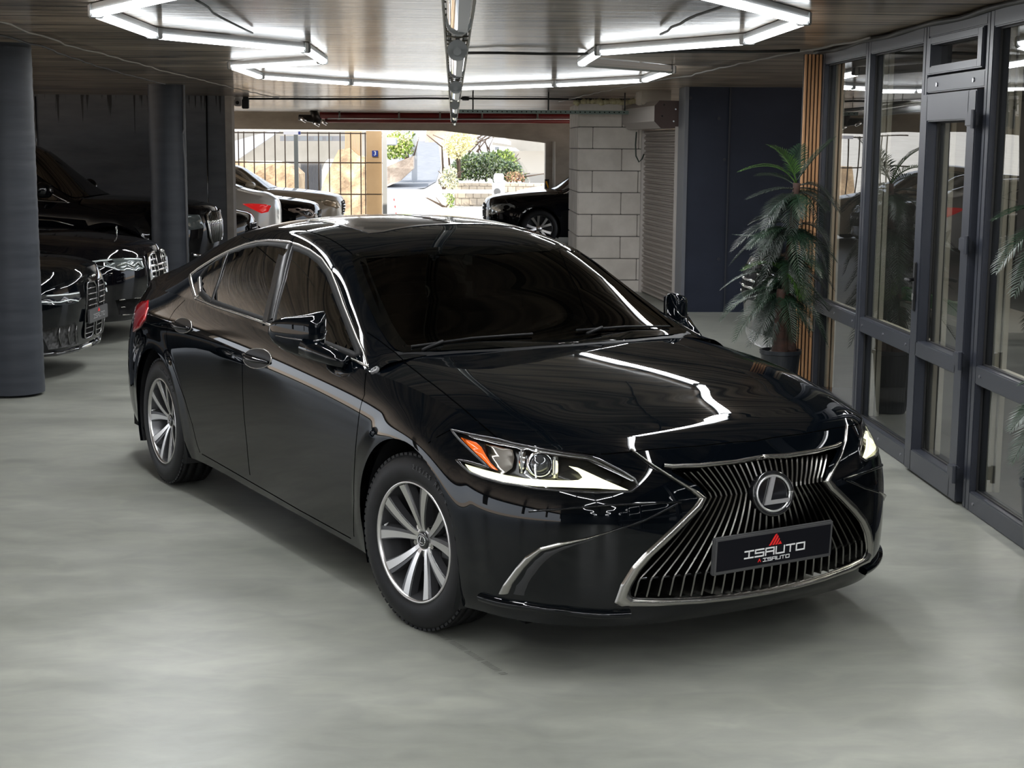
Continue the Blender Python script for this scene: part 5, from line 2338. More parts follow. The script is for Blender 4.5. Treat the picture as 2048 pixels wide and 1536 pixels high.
# tan pillar with the number 3
Yq = 34.4
pr_ = empty('gate_pillar', (at(748, 350, Yq).x, Yq, -.15), 0, 'tan pillar with a blue number 3 plate at the right end of the fence', 'pillar')
hw = (at(763, 350, Yq).x - at(733, 350, Yq).x) / 2
MB().box(-hw, hw, -.05, .35, 0, at(748, 262, Yq).z + .15).build('pillar_body', TAN, pr_)
for py in (325, 388):
    z = at(748, py, Yq).z + .15
    MB().box(-hw - .002, hw + .002, -.054, -.05, z - .008, z + .008).build('pillar_joint', FEN, pr_)
c = at(750, 307, Yq - .05)
pl_ = MB().box(c.x - at(748, 350, Yq).x - .065, c.x - at(748, 350, Yq).x + .065, -.062, -.05, c.z + .15 - .065, c.z + .15 + .065).build('number_plate', mat('plate_blue', (.02, .045, .25), .4), pr_)
V, F = text_vf('3', .13)
V = [Vector((v.x + c.x - at(748, 350, Yq).x, -.064, v.y + c.z + .15)) for v in V]
mesh_obj('number', V, F, WHITEP, pl_, smooth=False)
thing('white_post', MB().box(at(765, 350, 34.3).x, at(774, 350, 34.3).x, 34.25, 34.4, -.15, at(766, 264, 34.3).z), mat('white_post', (.7, .7, .68), .6), 'white painted gate post just right of the tan pillar', 'post')
c = at(783, 283, 36)
thing('white_lamp_box', MB().box(c.x - .13, c.x + .13, 35.9, 36.1, c.z - .09, c.z + .09, .02), mat('white_box', (.55, .58, .65), .5), 'white box lamp hanging at the top of the drive opening', 'lamp')


def rocks(name, pts, Y, label, m, depth=3., seed=1, step=.55, amp=.28, cat='slope'):
    """irregular faced slope or wall: a displaced sheet leaning back, outline by photo points at depth Y"""
    P = [at(a, b2, Y) for a, b2 in pts]
    poly = [(p.x, p.z) for p in P]
    v2, F, loop = cdt(poly, step)
    r = random.Random(seed)
    V = []
    zmin = min(p[1] for p in poly)
    hh = max(p[1] for p in poly) - zmin
    for a, b2 in v2:
        V.append((a, Y + depth * (b2 - zmin) / max(hh, .1) + r.uniform(-amp, amp), b2))
    n = len(V)
    V += [(V[i][0], V[i][1] + 2.0, V[i][2]) for i in loop]
    k = len(loop)
    F = [tuple(f) for f in F] + [(loop[i], loop[(i + 1) % k], n + (i + 1) % k, n + i) for i in range(k)]
    o = mesh_obj(name, V, F, m, smooth=False)
    return tag(o, label, cat)


rocks('rock_slope', [(628, 470), (640, 370), (655, 330), (668, 300), (690, 296), (708, 312), (735, 318), (735, 470)], 40, 'tan rubble slope seen through the fence beside the pillar', STONE, 1.5, 2, .35, .12)
rocks('rock_bank', [(440, 395), (440, 322), (500, 330), (540, 328), (570, 333), (588, 350), (592, 440), (440, 470)], 44, 'low brown rubble bank behind the white cars on the left', STONE, 1.5, 5, .4, .15)
rocks('hillside', [(845, 345), (850, 262), (880, 225), (1010, 225), (1010, 345)], 105, 'brown bare hillside behind the flowering tree', noise_mat('bare_earth', (.30, .20, .14), (.42, .30, .22), (.5, .5, .5), bump=.8, bdist=.3), 6, 3, 1.5, .4, 'hill')
rocks('stone_wall', [(770, 375), (770, 335), (800, 322), (826, 312), (826, 338), (800, 362)], 64, 'rough grey brown stone wall along the left side of the ramp', noise_mat('ramp_wall_stone', (.22, .17, .13), (.38, .31, .25), (2, 2, 2), bump=.8, bdist=.1), .4, 4, .4, .06, 'wall')
rocks('terrace_wall', [(832, 340), (832, 318), (905, 318), (905, 340)], 92, 'grey stone terrace wall at the top of the ramp', noise_mat('terrace_stone', (.20, .20, .17), (.32, .31, .27), (1, 1, 4), bump=.6, bdist=.1), .3, 6, .6, .08, 'wall')
# house with stairs on the far left
hb = empty('cream_house', (at(560, 300, 60).x, 60, zo(60)), 0, 'pale house with arches and a sloping stair, seen through the fence', 'building')


def rel(e, p):
    return Vector(p) - e.location


def wallpoly(name, px, Y, m, par, d=.4):
    P = [at(a, b2, Y) for a, b2 in px]
    mb = MB().prism([(p.x - par.location.x, p.z - par.location.z) for p in P], (0, Y - par.location.y, 0), (1, 0, 0), (0, 0, 1), (0, 1, 0), d)
    return mb.build(name, m, par)


# arched base: spandrel pieces
arch = [(575, 325), (575, 300), (668, 300), (668, 325)]
pts = [(420, 262), (740, 262), (740, 318), (655, 318), (648, 325), (643, 340), (641, 440), (600, 440), (599, 360), (594, 340), (582, 328), (560, 322), (420, 322)]
wallpoly('house_wall', pts, 60, CREAMW, hb)
wallpoly('stair_wall', [(440, 322), (440, 290), (540, 262), (560, 262), (470, 322)], 59.3, mat('stair_white', (.40, .41, .45), .7), hb, .3)
wallpoly('fascia', [(560, 272), (700, 272), (700, 282), (560, 282)], 59.2, mat('fascia_grey', (.17, .17, .18), .7), hb, .3)
for k, (a, b2) in enumerate(((575, 590), (600, 618), (628, 645), (652, 664))):
    wallpoly('window', [(a, 273), (b2, 273), (b2, 281), (a, 281)], 59.0, mat('far_window', (.16, .17, .18), .3), hb, .1)
for k in range(26):
    px = 600 + k * 1.7
    wallpoly('cladding_rib', [(px, 325), (px + .4, 325), (px + .4, 430), (px, 430)], 59.9, mat('clad', (.22, .22, .24), .7), hb, .08)
sf = empty('slatted_screen', (at(710, 290, 42).x, 42, 1.4), 0, 'tan timber screen of upright slats above the rubble slope', 'screen')
for k in range(11):
    px = 690 + k * 3.1
    wallpoly('slat', [(px, 262), (px + 2.2, 262), (px + 2.2, 316), (px, 316)], 42, TAN, sf, .05)
# retaining wall and planter on the right
rw = empty('retaining_wall', (at(960, 400, 50).x, 50, zo(50)), 0, 'low pale block retaining wall under the shrubs across the drive', 'wall')
BLK = mat('pale_split_block', (.50, .42, .33), .85)
mb = MB()
zz = [at(960, r, 50).z - zo(50) for r in (470, 452, 438, 424, 410, 396, 384, 372, 366)]
for i in range(len(zz) - 1):
    x = at(908 - (3 if i > 6 else 0), 400, 50).x - rw.location.x - (i % 2) * .12
    xe = at(1100, 400, 50).x - rw.location.x
    while x < xe:
        mb.box(x, x + .235, -.15 + .02 * ((i * 7 + int(x * 10)) % 3), .1, max(zz[i], 0) + .008, zz[i + 1] - .008)
        x += .25
mb.build('blockwork', BLK, rw)
MB().box(at(908, 400, 50).x - rw.location.x, at(1100, 400, 50).x - rw.location.x, -.1, 3.0, 0, zz[-1] - .06).build('wall_core', mat('wall_core', (.38, .33, .27), .9), rw)
MB().box(at(893, 400, 49.9).x - rw.location.x, at(909, 400, 50).x - rw.location.x, -.15, 2, 0, at(900, 387, 50).z - zo(50)).build('white_end', mat('white_wall_end', (.62, .60, .58), .8), rw)


def shrub(name, px, Y, n, cols, size, label, cat, dep=.8, trunk=None, seed=1, group=None):
    """leafy mass: many small leaf blades scattered inside an outline"""
    P = [at(a, b2, Y) for a, b2 in px]
    poly = [(p.x, p.z) for p in P]
    r = random.Random(seed)
    xs = [p[0] for p in poly]
    zs = [p[1] for p in poly]
    root = empty(name, (sum(xs) / len(xs), Y, min(zs)), 0, label, cat, group)
    o = root.location
    mbs = [MB() for _ in cols]
    k = 0
    # leaves gather in clumps
    cl = []
    while len(cl) < max(6, n // 45):
        x, z = r.uniform(min(xs), max(xs)), r.uniform(min(zs), max(zs))
        if inpoly(poly, x, z):
            cl.append((x, Y + r.uniform(-dep, dep) * .6, z, r.randrange(len(cols))))
    while k < n:
        c = r.choice(cl)
        x, y, z = c[0] + r.gauss(0, 1) * size * 2.6, c[1] + r.gauss(0, .3) * dep, c[2] + r.gauss(0, 1) * size * 2.2
        if not inpoly(poly, x, z):
            continue
        d = Vector((r.gauss(0, 1), r.gauss(0, 1), r.gauss(0, 1))).normalized()
        s = d.cross(Vector((r.gauss(0, 1), r.gauss(0, 1), r.gauss(0, 1)))).normalized()
        p = Vector((x, y, z)) - o
        ls = size * r.uniform(.6, 1.3)
        mi = c[3] if r.random() < .8 else r.randrange(len(cols))
        mbs[mi].add([p, p + d * ls * .5 + s * ls * .28, p + d * ls, p + d * ls * .5 - s * ls * .28], [(0, 1, 2, 3)])
        k += 1
    for mb, cc in zip(mbs, cols):
        if mb.V:
            mb.build('foliage', cc, root)
    mb = MB()
    for i in range(5):
        bx = (r.uniform(min(xs), max(xs)) if not trunk else trunk + r.uniform(-.3, .3)) - o.x
        mb.tube([(bx, 0, 0 if not trunk else -.6), (bx + r.uniform(-.2, .2), r.uniform(-.1, .1), (max(zs) - min(zs)) * .4), (bx + r.uniform(-.8, .8), r.uniform(-.3, .3), (max(zs) - min(zs)) * .8)], [.05, .03, .012], 6)
    mb.build('stem', mat('bark', (.10, .07, .05), .8), root)
    return root


G1 = mat('leaf_olive', (.12, .17, .05), .6)
G2 = mat('leaf_dark', (.05, .09, .04), .6)
G3 = mat('leaf_grey', (.17, .20, .15), .6)
G4 = mat('leaf_bright', (.30, .42, .06), .6)
B1 = mat('blossom_yellow', (.75, .70, .38), .7)
B2 = mat('blossom_cream', (.80, .74, .58), .7)
shrub('shrub', [(900, 358), (905, 325), (930, 308), (980, 305), (1010, 322), (1040, 330), (1052, 359), (1000, 359), (920, 359)], 51.5, 5200, [G1, G2, G3], .11, 'dense olive green shrubs on top of the block retaining wall', 'shrub', seed=2)
shrub('hedge', [(960, 335), (965, 308), (1020, 300), (1035, 330)], 57, 1500, [G4, G1], .13, 'bright green hedge behind the olive shrubs', 'hedge', seed=3)
shrub('flowering_tree', [(885, 290), (893, 268), (930, 258), (955, 270), (948, 292), (930, 305), (920, 318), (900, 315)], 49, 2400, [B1, B2, B1], .10, 'pale yellow flowering tree at the head of the drive', 'tree', trunk=at(905, 300, 49).x, seed=4)
shrub('flowering_bush', [(880, 368), (884, 345), (896, 332), (912, 340), (916, 372), (900, 380)], 48.6, 1500, [B2, B1, G3], .09, 'cream flowering bush at the corner of the retaining wall', 'shrub', seed=5)
shrub('climbing_plant', [(890, 440), (892, 395), (885, 388), (905, 384), (909, 396), (905, 440)], 48.9, 700, [G4, G1, B1], .07, 'thin green creeper growing up the white wall end', 'plant', seed=6)
shrub('roadside_plants', [(772, 318), (774, 270), (800, 262), (826, 268), (824, 306), (800, 314)], 67.5, 1600, [G4, G1, B1], .15, 'yellow green weeds above the ramp wall', 'plant', seed=7)
shrub('red_plants', [(1012, 363), (1015, 345), (1040, 342), (1050, 363)], 50.4, 500, [mat('leaf_rust', (.35, .20, .12), .7), G1], .08, 'rusty low plants beside the barrier post', 'plant', seed=8)
# bare tree branches
r = random.Random(11)
mb = MB()
for i in range(16):
    a = at(r.uniform(930, 980), r.uniform(290, 315), 54)
    b2 = at(r.uniform(935, 1000), r.uniform(258, 275), 54)
    mb.tube([a, (a + b2) / 2 + Vector((r.uniform(-.3, .3), 0, r.uniform(-.1, .3))), b2], [.03, .018, .006], 5)
thing('bare_tree', mb, mat('bark', (.10, .07, .05), .8), 'bare branched tree in front of the white house', 'tree')
# barrier
ba = empty('barrier_gate', (at(997, 400, 45).x, 45, zo(45)), 0, 'white parking barrier with a long boom across the drive', 'barrier')
WB = mat('barrier_white', (.68, .68, .70), .4)
hb2 = at(997, 366, 45).z - zo(45)
hw = (at(1010, 350, 45).x - at(985, 350, 45).x) / 2
MB().box(-hw, hw, -.18, .18, 0, hb2, .02).build('cabinet', WB, ba)
MB().box(-hw * .75, hw * .8, -.18, .18, hb2, at(997, 347, 45).z - zo(45), .03).build('cabinet_head', WB, ba)
zz_ = at(950, 383, 44.8).z - zo(45)
MB().box(at(775, 380, 44.8).x - ba.location.x, 0, -.26, -.20, zz_ - .055, zz_ + .055).build('boom', WB, ba)
MB().cyl((-.05, -.22, zz_), .1, .1, 16, 'y').build('pivot', mat('pivot_grey', (.12, .12, .12), .4), ba)
ch = empty('striped_chain', at(787, 390, 40), 0, 'red and white plastic chain hanging beside the gate post', 'chain')
for i in range(8):
    m = REDP if i % 2 else WHITEP
    MB().tube([(.02 * i * .6, 0, -.09 * i), (.02 * (i + .7) * .6, 0, -.09 * (i + .7))], .018, 6).build('chain_link', m, ch)
# arcade building on the right
ab = empty('arched_building', (at(1060, 300, 62).x, 62, zo(62)), 0, 'pale building with rounded arches and a projecting slab, right of the shrubs', 'building')
wallpoly('upper_wall', [(985, 262), (1150, 262), (1150, 302), (1040, 302), (1032, 296), (985, 290)], 62, CREAMW, ab)
wallpoly('arch_pier', [(1020, 302), (1034, 302), (1034, 318), (1045, 325), (1054, 340), (1060, 362), (1050, 380), (1047, 345), (1040, 330), (1030, 322), (1020, 316)], 61.5, CREAMW, ab, .6)
wallpoly('inner_wall', [(1034, 302), (1150, 302), (1150, 400), (1062, 400), (1060, 362), (1054, 340), (1045, 325), (1034, 318)], 63, mat('inner_cream', (.38, .36, .33), .8), ab, .3)
wallpoly('slab', [(985, 276), (1010, 276), (1022, 283), (1022, 290), (985, 284)], 60.5, mat('slab_white', (.6, .6, .62), .7), ab, 1.0)
wh = empty('white_house', (at(965, 290, 80).x, 80, zo(80)), 0, 'white house wall high behind the shrubs', 'building')
wallpoly('house_wall', [(935, 300), (935, 262), (1000, 262), (1000, 306)], 80, mat('white_far', (.62, .64, .68), .8), wh, .5)
wallpoly('house_window', [(990, 294), (998, 294), (998, 300), (990, 300)], 79.8, mat('far_window', (.16, .17, .18), .3), wh, .1)
po = empty('utility_post', (at(829, 320, 68).x, 68, zo(68)), 0, 'grey utility post with a red hose hung on it beside the ramp', 'post')
MB().box(-.12, .12, -.1, .1, 0, at(829, 262, 68).z - zo(68)).build('post_body', mat('post_grey', (.42, .43, .45), .8), po)
MB().tube([(-.35, -.15, at(820, 315, 68).z - zo(68)), (-.4, -.15, at(820, 330, 68).z - zo(68)), (-.22, -.15, at(820, 336, 68).z - zo(68)), (-.16, -.15, at(820, 318, 68).z - zo(68))], .07, 8).build('hose', mat('hose_red', (.45, .03, .08), .5), po)
# striped corner guard on the pier
c = at(1094, 368, 32.9)
cg = empty('corner_guard', (c.x, 32.94, c.z), 0, 'black and yellow striped guard on the concrete pier at the opening', 'guard')
MB().box(-.045, .045, -.02, .03, -.10, .10).build('guard_body', mat('guard_black', (.02, .02, .02), .5), cg)
MB().prism([(-.03, .06), (.0, .06), (.035, -.05), (.035, -.09), (.02, -.09), (-.03, .03)], (0, -.022, 0), (1, 0, 0), (0, 0, 1), (0, -1, 0), .003).build('stripe', mat('guard_yellow', (.75, .35, .01), .5), cg)
# ------------------------------------------------------------------ THE OTHER CARS
BASE = Shape(fine=.62)


def make_warp(ax=1., aw=1., az=1., lift=0., nose=0., cab=1., boot=0., blunt=0.):
    def f(P):
        P = P.copy()
        x, w, z = P[:, 0].copy(), P[:, 1], P[:, 2].copy()
        s = np.clip((x + .6) / 1.5, 0, 1)
        s = s * s * (3 - 2 * s)
        up = np.clip((z - .35) / .4, 0, 1)
        z2 = z + nose * s * up
        rr = np.clip((-x - 2.7) / .9, 0, 1)
        z2 = z2 + boot * rr * up
        above = np.clip(z - .98, 0, None)
        z2 = z2 + above * (cab - 1) * (1 - s)
        P[:, 2] = (z2 - .19) * az + .19 + lift
        # squarer nose: pull the upper front edge forward
        fr = np.clip((x - .3) / .6, 0, 1)
        P[:, 0] = (x + blunt * fr * up * (1 - .5 * (w / .8) ** 2)) * ax
        P[:, 1] = w * aw
        return P
    return f


def half_poly(pts):
    return [Vector((0, -a, b)) for a, b in pts]


def rrect(w0, w1, z0, z1, r=.04, n=4):
    o = []
    for cx, cz, a0 in ((w1 - r, z0 + r, -90), (w1 - r, z1 - r, 0), (w0 + r, z1 - r, 90), (w0 + r, z0 + r, 180)):
        for k in range(n + 1):
            a = math.radians(a0 + 90 * k / n)
            o.append((cx + r * math.cos(a), cz + r * math.sin(a)))
    return o


PANEL_WIN = [tuple(p) for p in win_in]
PANEL_OUT = [tuple(p) for p in win_out]
PANEL_WS = [tuple(p) for p in ws3]


def make_car(name, label, loc, rz, warp, paint, R=.34, lod_glass=TINTS, arch=.39, wheel_face=None, cat='car', trim=SATIN, kind='sedan', group=None, wheels=True):
    s = Shape(fine=.62, warp=warp)
    D_ = s.sheets()
    root = empty(name, loc, rz, label, cat, group)
    K = Skin(D_, loc, rz)
    ax = warp(np.array([[-2.87, .8, .335]]))[0, 0]
    V, F = sheet_vf(D_['side'], -1)
    zw = R
    V, F = snap_arch(V, F, [(0, zw, arch), (ax, zw, arch)])
    body = one('body', [Vector(v) for v in V], F, paint, root)
    NormalMap(D_['side']).apply(body)
    for k in ('hood', 'cabin', 'tail'):
        V, F = sheet_vf(D_[k], -1)
        one({'hood': 'hood', 'cabin': 'cabin', 'tail': 'boot_lid'}[k], [Vector(v) for v in V], F, paint, root)
    wi = [Vector(v) for v in warp(np.array([(a, -b, c) for a, b, c in PANEL_WIN])) * [1, -1, 1]]
    wo_ = [Vector(v) for v in warp(np.array([(a, -b, c) for a, b, c in PANEL_OUT])) * [1, -1, 1]]
    wsn = [Vector(v) for v in warp(np.array([(a, -b, c) for a, b, c in PANEL_WS])) * [1, -1, 1]]
    V, F = patch_vf(K, wi, 'xz', .006, .09)
    two('side_window', V, F, lod_glass, root)
    V, F = strip_vf(K, wo_, .018, .010, closed=True, prof='round', sub=.05)
    two('window_surround', V, F, trim, root)
    V, F = patch_vf(K, wsn, 'xw', .008, .09)
    one('windscreen', V, F, lod_glass, root)
    # rear window
    rwp = [(x * 1., w) for x, w in ((-2.72, 0), (-2.72, .50), (-2.95, .53), (-3.32, .55), (-3.34, 0))]
    rw3 = [Vector(v) for v in warp(np.array([(a, b, 1.2) for a, b in rwp])) * [1, -1, 1]]
    V, F = patch_vf(K, rw3, 'xw', .008, .09)
    one('rear_window', V, F, lod_glass, root)
    for y in (-1, 1):
        pass
    secs_ = [(-1.07, -.775, 1.045, .04, .035), (-1.0, -.74, 1.045, .075, .065), (-.93, -.70, 1.04, .07, .06), (-.90, -.69, 1.03, .03, .03)]
    mb = MB()
    Vs = []
    for (y, x, z, hx, hz) in secs_:
        for k in range(14):
            t = 2 * math.pi * k / 14
            Vs.append((x + hx * math.cos(t), -y, z + hz * math.sin(t)))
    Vs = warp(np.array(Vs)) * [1, -1, 1]
    F = []
    for i in range(3):
        for k in range(14):
            a, b2 = i * 14 + k, i * 14 + (k + 1) % 14
            F.append((a, a + 14, b2 + 14, b2))
    F += [tuple(range(14)), tuple(range(42, 56))[::-1]]
    two('wing_mirror', [Vector(v) for v in Vs], F, paint, root)
    x0_ = K.drop(0, .5, 'wz')[0]
    mb = MB().box(ax - .75, .55, -.72, .72, .19 + 0, .35)
    mb.build('underbody', DARKVOID, root)
    for xx in (0, ax):
        V = []
        for j, (y, rr) in enumerate(((-.90, arch), (-.60, arch + .01))):
            for i in range(21):
                t = math.pi * (1.3 * i / 20 - .15)
                V.append(Vector((xx + rr * math.cos(t), y, zw + rr * math.sin(t))))
        V.append(Vector((xx, -.60, zw)))
        F = grid_faces(2, 21) + [(21 + i, 22 + i, 42) for i in range(20)]
        two('wheel_housing', V, F, DARKVOID, root)
        if wheels:
            for sd in (-1, 1):
                e = bpy.data.objects.new('wheel', None)
                link(e, root)
                build_wheel(e, wheel_matrix(xx, sd * .81, R, sd), R=R, W=.24, rim=R * .70, lod=1, face=wheel_face or MACH)
    return root, K


def onpatch(K, name, pts, m, par, off=.006, step=.06, plane='wz', both=True, skirt=.006, mirror_join=True):
    P = half_poly(pts) if plane == 'wz' else [Vector((a, -.9, b)) for a, b in pts]
    V, F = patch_vf(K, P, plane, off, step, skirt)
    # points that missed keep x from the nearest hit
    hx = [v[0] for v in V]
    if plane == 'wz':
        ok = [v for v in V if v[0] > .05]
        if ok:
            for i, v in enumerate(V):
                if v[0] <= .05:
                    q = min(ok, key=lambda u_: (u_[1] - v[1]) ** 2 + (u_[2] - v[2]) ** 2)
                    V[i] = Vector((q[0], v[1], v[2]))
    return one(name, V, F, m, par) if mirror_join else two(name, V, F, m, par)


def onbar(K, name, pts, r, m, par, off=.012, join=True, plane='wz'):
    P = []
    for a, b2 in pts:
        h, _ = K.drop(a, b2, plane)
        if h is None:
            continue
        P.append(h + (Vector((off, 0, 0)) if plane == 'wz' else Vector((0, -off, 0)) if plane == 'xz' else Vector((0, 0, off))))
    if len(P) < 2:
        return None
    mb = MB().tube(P, r, 6)
    n = len(mb.V)
    V = [Vector(v) for v in mb.V]
    return one(name, V, mb.F, m, par) if join else two(name, V, mb.F, m, par)


LAMPG = mat('lamp_chrome_inner', (.50, .53, .52), .18, .9)
DRLW = mat('white_lamp_line', (.75, .8, .8), .3)
BLACKP = mat('black_paint_plain', (.002, .002, .003), .3, coat=1, spec=.0, coat_rough=.02)
# ---- coupe-like black sedan with tall twin grilles (nearest on the left)
wp = make_warp(aw=1.0, az=1.0, nose=.05, blunt=.07)
r1, K1 = make_car('parked_sedan', 'black sports sedan nearest on the left, two tall dark grilles, half behind the column', (-3.865, 12.45, -.02), math.radians(-3), wp, PAINT)
for w0 in (.03,):
    onpatch(K1, 'grille', rrect(w0, .235, .27, .715, .05), DARKVOID, r1, .006, mirror_join=False)
    onbar(K1, 'grille_surround', rrect(w0, .235, .27, .715, .05) + [rrect(w0, .235, .27, .715, .05)[0]], .008, DCHROME, r1, join=False)
    for i in range(9):
        z = .31 + i * .045
        onbar(K1, 'grille_slat', [(w0 + .01, z), (.13, z), (.225, z)], .006, DCHROME, r1, join=False)
onpatch(K1, 'headlight', [(.34, .60), (.42, .575), (.60, .575), (.78, .60), (.83, .655), (.70, .665), (.5, .66), (.36, .665)], mat('dark_lamp_glass', (.01, .012, .016), .04, coat=1), r1, .006, mirror_join=False)
onbar(K1, 'lamp_line', [(.38, .652), (.5, .652), (.62, .655), (.78, .652)], .006, DRLW, r1, join=False)
onbar(K1, 'lamp_line', [(.40, .59), (.5, .61), (.6, .60), (.74, .612)], .005, DRLW, r1, join=False)
onpatch(K1, 'lower_intake', [(.30, .24), (.66, .24), (.74, .40), (.40, .42)], noise_mat('honeycomb_mesh', (.004, .004, .004), (.04, .04, .04), (40, 40, 40), detail=0, bump=.8), r1, .004, mirror_join=False)
for i in range(3):
    onbar(K1, 'mesh_bar', [(.36 + i * .1, .25), (.40 + i * .1, .33), (.40 + i * .1, .40)], .005, DCHROME, r1, join=False)
h_ = K1.drop(.0, .45, 'wz')[0]
pp = MB().box(h_.x + .012, h_.x + .03, -.26, .26, .395, .505, .004).build('plate_holder', GREYPL, r1)
PMx = Matrix.Translation((h_.x + .031, 0, .45)) @ Matrix(((0, 0, 1, 0), (1, 0, 0, 0), (0, 1, 0, 0), (0, 0, 0, 1)))
mb = MB()
for q in glyphs('ISAUTO', .042, .03, .006, .012):
    mb.box(q[0], q[1], q[2] - .008, q[3] - .008, 0, .002)
mb.build('plate_lettering', mat('dim_print', (.25, .25, .25), .5), pp, PMx)
MB().prism([(-.03, .022), (.03, .022), (0, .05)], (0, 0, 0), (1, 0, 0), (0, 1, 0), (0, 0, 1), .002).build('plate_logo', REDP, pp, PMx)
onbar(K1, 'splitter', [(0, .195), (.3, .195), (.6, .2), (.78, .21)], .02, GPLAS, r1, .02)
onbar(K1, 'hood_badge', [(0, .755), (.02, .757), (.04, .755)], .012, CHROME, r1, .004)
# ---- long black limousine with chrome grille
wp = make_warp(ax=1.04, aw=1.02, az=1.04, nose=.055, blunt=.06)
r2, K2 = make_car('parked_limousine', 'long black limousine with a chrome grille and hood ornament, second on the left', (-3.92, 15.25, -.06), math.radians(-2), wp, BLACKP)
gp = [(0, .30), (.20, .295), (.27, .35), (.335, .56), (.355, .72), (.31, .785), (.15, .80), (0, .80)]
onpatch(K2, 'grille', gp, DARKVOID, r2, .006)
onbar(K2, 'grille_surround', gp[1:-1], .020, CHROME, r2, .016, join=False)
onbar(K2, 'grille_top', [(0, .80), (.15, .80)], .018, CHROME, r2, .016)
onbar(K2, 'grille_foot', [(0, .30), (.20, .297)], .018, CHROME, r2, .016)
for i in range(8):
    z = .35 + i * .055
    ww = np.interp(z, [.3, .35, .56, .72, .78], [.2, .27, .335, .355, .31])
    onbar(K2, 'grille_bar', [(0, z), (ww * .5, z), (ww, z)], .012, CHROME, r2, .014)
for w0 in (.10, .21):
    onbar(K2, 'grille_divider', [(w0, .31), (w0, .6), (w0, .79)], .006, SATIN, r2, .014, join=False)
hp = [(.44, .675), (.56, .65), (.74, .67), (.90, .745), (.84, .775), (.64, .78), (.47, .765)]
onpatch(K2, 'headlight', hp, mat('lamp_glass_grey', (.12, .14, .14), .08, .5, coat=1), r2, .007, mirror_join=False)
onbar(K2, 'lamp_line', [(.46, .755), (.6, .77), (.78, .765), (.87, .745)], .007, DRLW, r2, .014, join=False)
onbar(K2, 'lamp_line', [(.49, .69), (.54, .73), (.60, .70), (.66, .735), (.74, .71)], .008, LAMPG, r2, .014, join=False)
onbar(K2, 'lamp_line', [(.48, .68), (.48, .74)], .008, DRLW, r2, .014, join=False)
ip = [(.46, .24), (.44, .27), (.48, .38), (.72, .40), (.74, .36)]
onpatch(K2, 'lower_intake', [(.46, .235), (.72, .25), (.76, .39), (.50, .39), (.44, .27)], DARKVOID, r2, .004, mirror_join=False)
onbar(K2, 'intake_trim', [(.70, .245), (.46, .235), (.44, .27), (.50, .39), (.74, .39)], .007, SATIN, r2, .010, join=False)
onbar(K2, 'intake_trim', [(.46, .31), (.72, .32)], .006, SATIN, r2, .010, join=False)
h_ = K2.drop(.62, 0.0, 'xw')[0]
mb = MB().tube([h_, h_ + Vector((0, 0, .05))], .005, 6)
mb.tube([h_ + Vector((0, .025 * math.cos(t), .075 + .025 * math.sin(t))) for t in np.linspace(0, 6.283, 17)], .0035, 5)
mb.build('hood_ornament', CHROME, r2)
# ---- tall black luxury suv behind
wp = make_warp(ax=1.08, aw=1.06, az=1.16, lift=.08, nose=.09, cab=1.28, boot=.30, blunt=.10)
r3, K3 = make_car('parked_suv', 'tall black luxury SUV with chrome grille, behind the limousine and the farther column', (-4.06, 19.6, -.05), math.radians(-2), wp, BLACKP, R=.40, arch=.455)
gp = [(0, .62), (.30, .62), (.40, .70), (.46, .86), (.44, .97), (.3, 1.01), (0, 1.01)]
onpatch(K3, 'grille', gp, DARKVOID, r3, .006)
onbar(K3, 'grille_surround', gp[1:-1], .016, CHROME, r3, .016, join=False)
for i in range(8):
    w0 = .04 + i * .05
    za_ = np.interp(w0, [0, .3, .4, .46], [.67, .67, .74, .9])
    onbar(K3, 'grille_bar', [(w0, za_ - .04), (w0, .85), (w0, 1.0)], .007, CHROME, r3, .014, join=False)
onpatch(K3, 'headlight', [(.54, .82), (.72, .80), (.90, .86), (.88, .95), (.70, .99), (.56, .98)], mat('lamp_glass_grey', (.12, .14, .14), .08, .5, coat=1), r3, .007, mirror_join=False)
onbar(K3, 'bumper_trim', [(.0, .45), (.4, .46), (.7, .50)], .02, CHROME, r3, .02)
onbar(K3, 'side_line_glint', [(-.45, .86), (-.7, .92), (-1.2, .945), (-2.0, .95), (-3.0, .96)], .009, SATIN, r3, .006, join=False, plane='xz')  # satin bar imitating the reflection along the body side line
# ---- black car whose nose shows past the wall end
wp = make_warp(az=1.0, nose=.03, blunt=.07)
r4, K4 = make_car('parked_sedan', 'black car whose shiny nose just shows past the end of the dark wall', (-4.12, 24.4, -.1), 0, wp, BLACKP)
onpatch(K4, 'grille', [(0, .42), (.3, .42), (.36, .58), (.3, .68), (0, .68)], DARKVOID, r4, .006)
for z in (.45, .52, .60, .67):
    onbar(K4, 'grille_bar', [(0, z), (.15, z), (.31, z)], .010, CHROME, r4, .014)
onbar(K4, 'bumper_trim', [(.4, .30), (.6, .36), (.78, .34)], .012, CHROME, r4, .014, join=False)
# ---- white coupe, tail towards the aisle
WPAINT = mat('white_car_paint', (.80, .76, .69), .25, coat=.7)
wp = make_warp(ax=.97, az=.985, boot=.02)
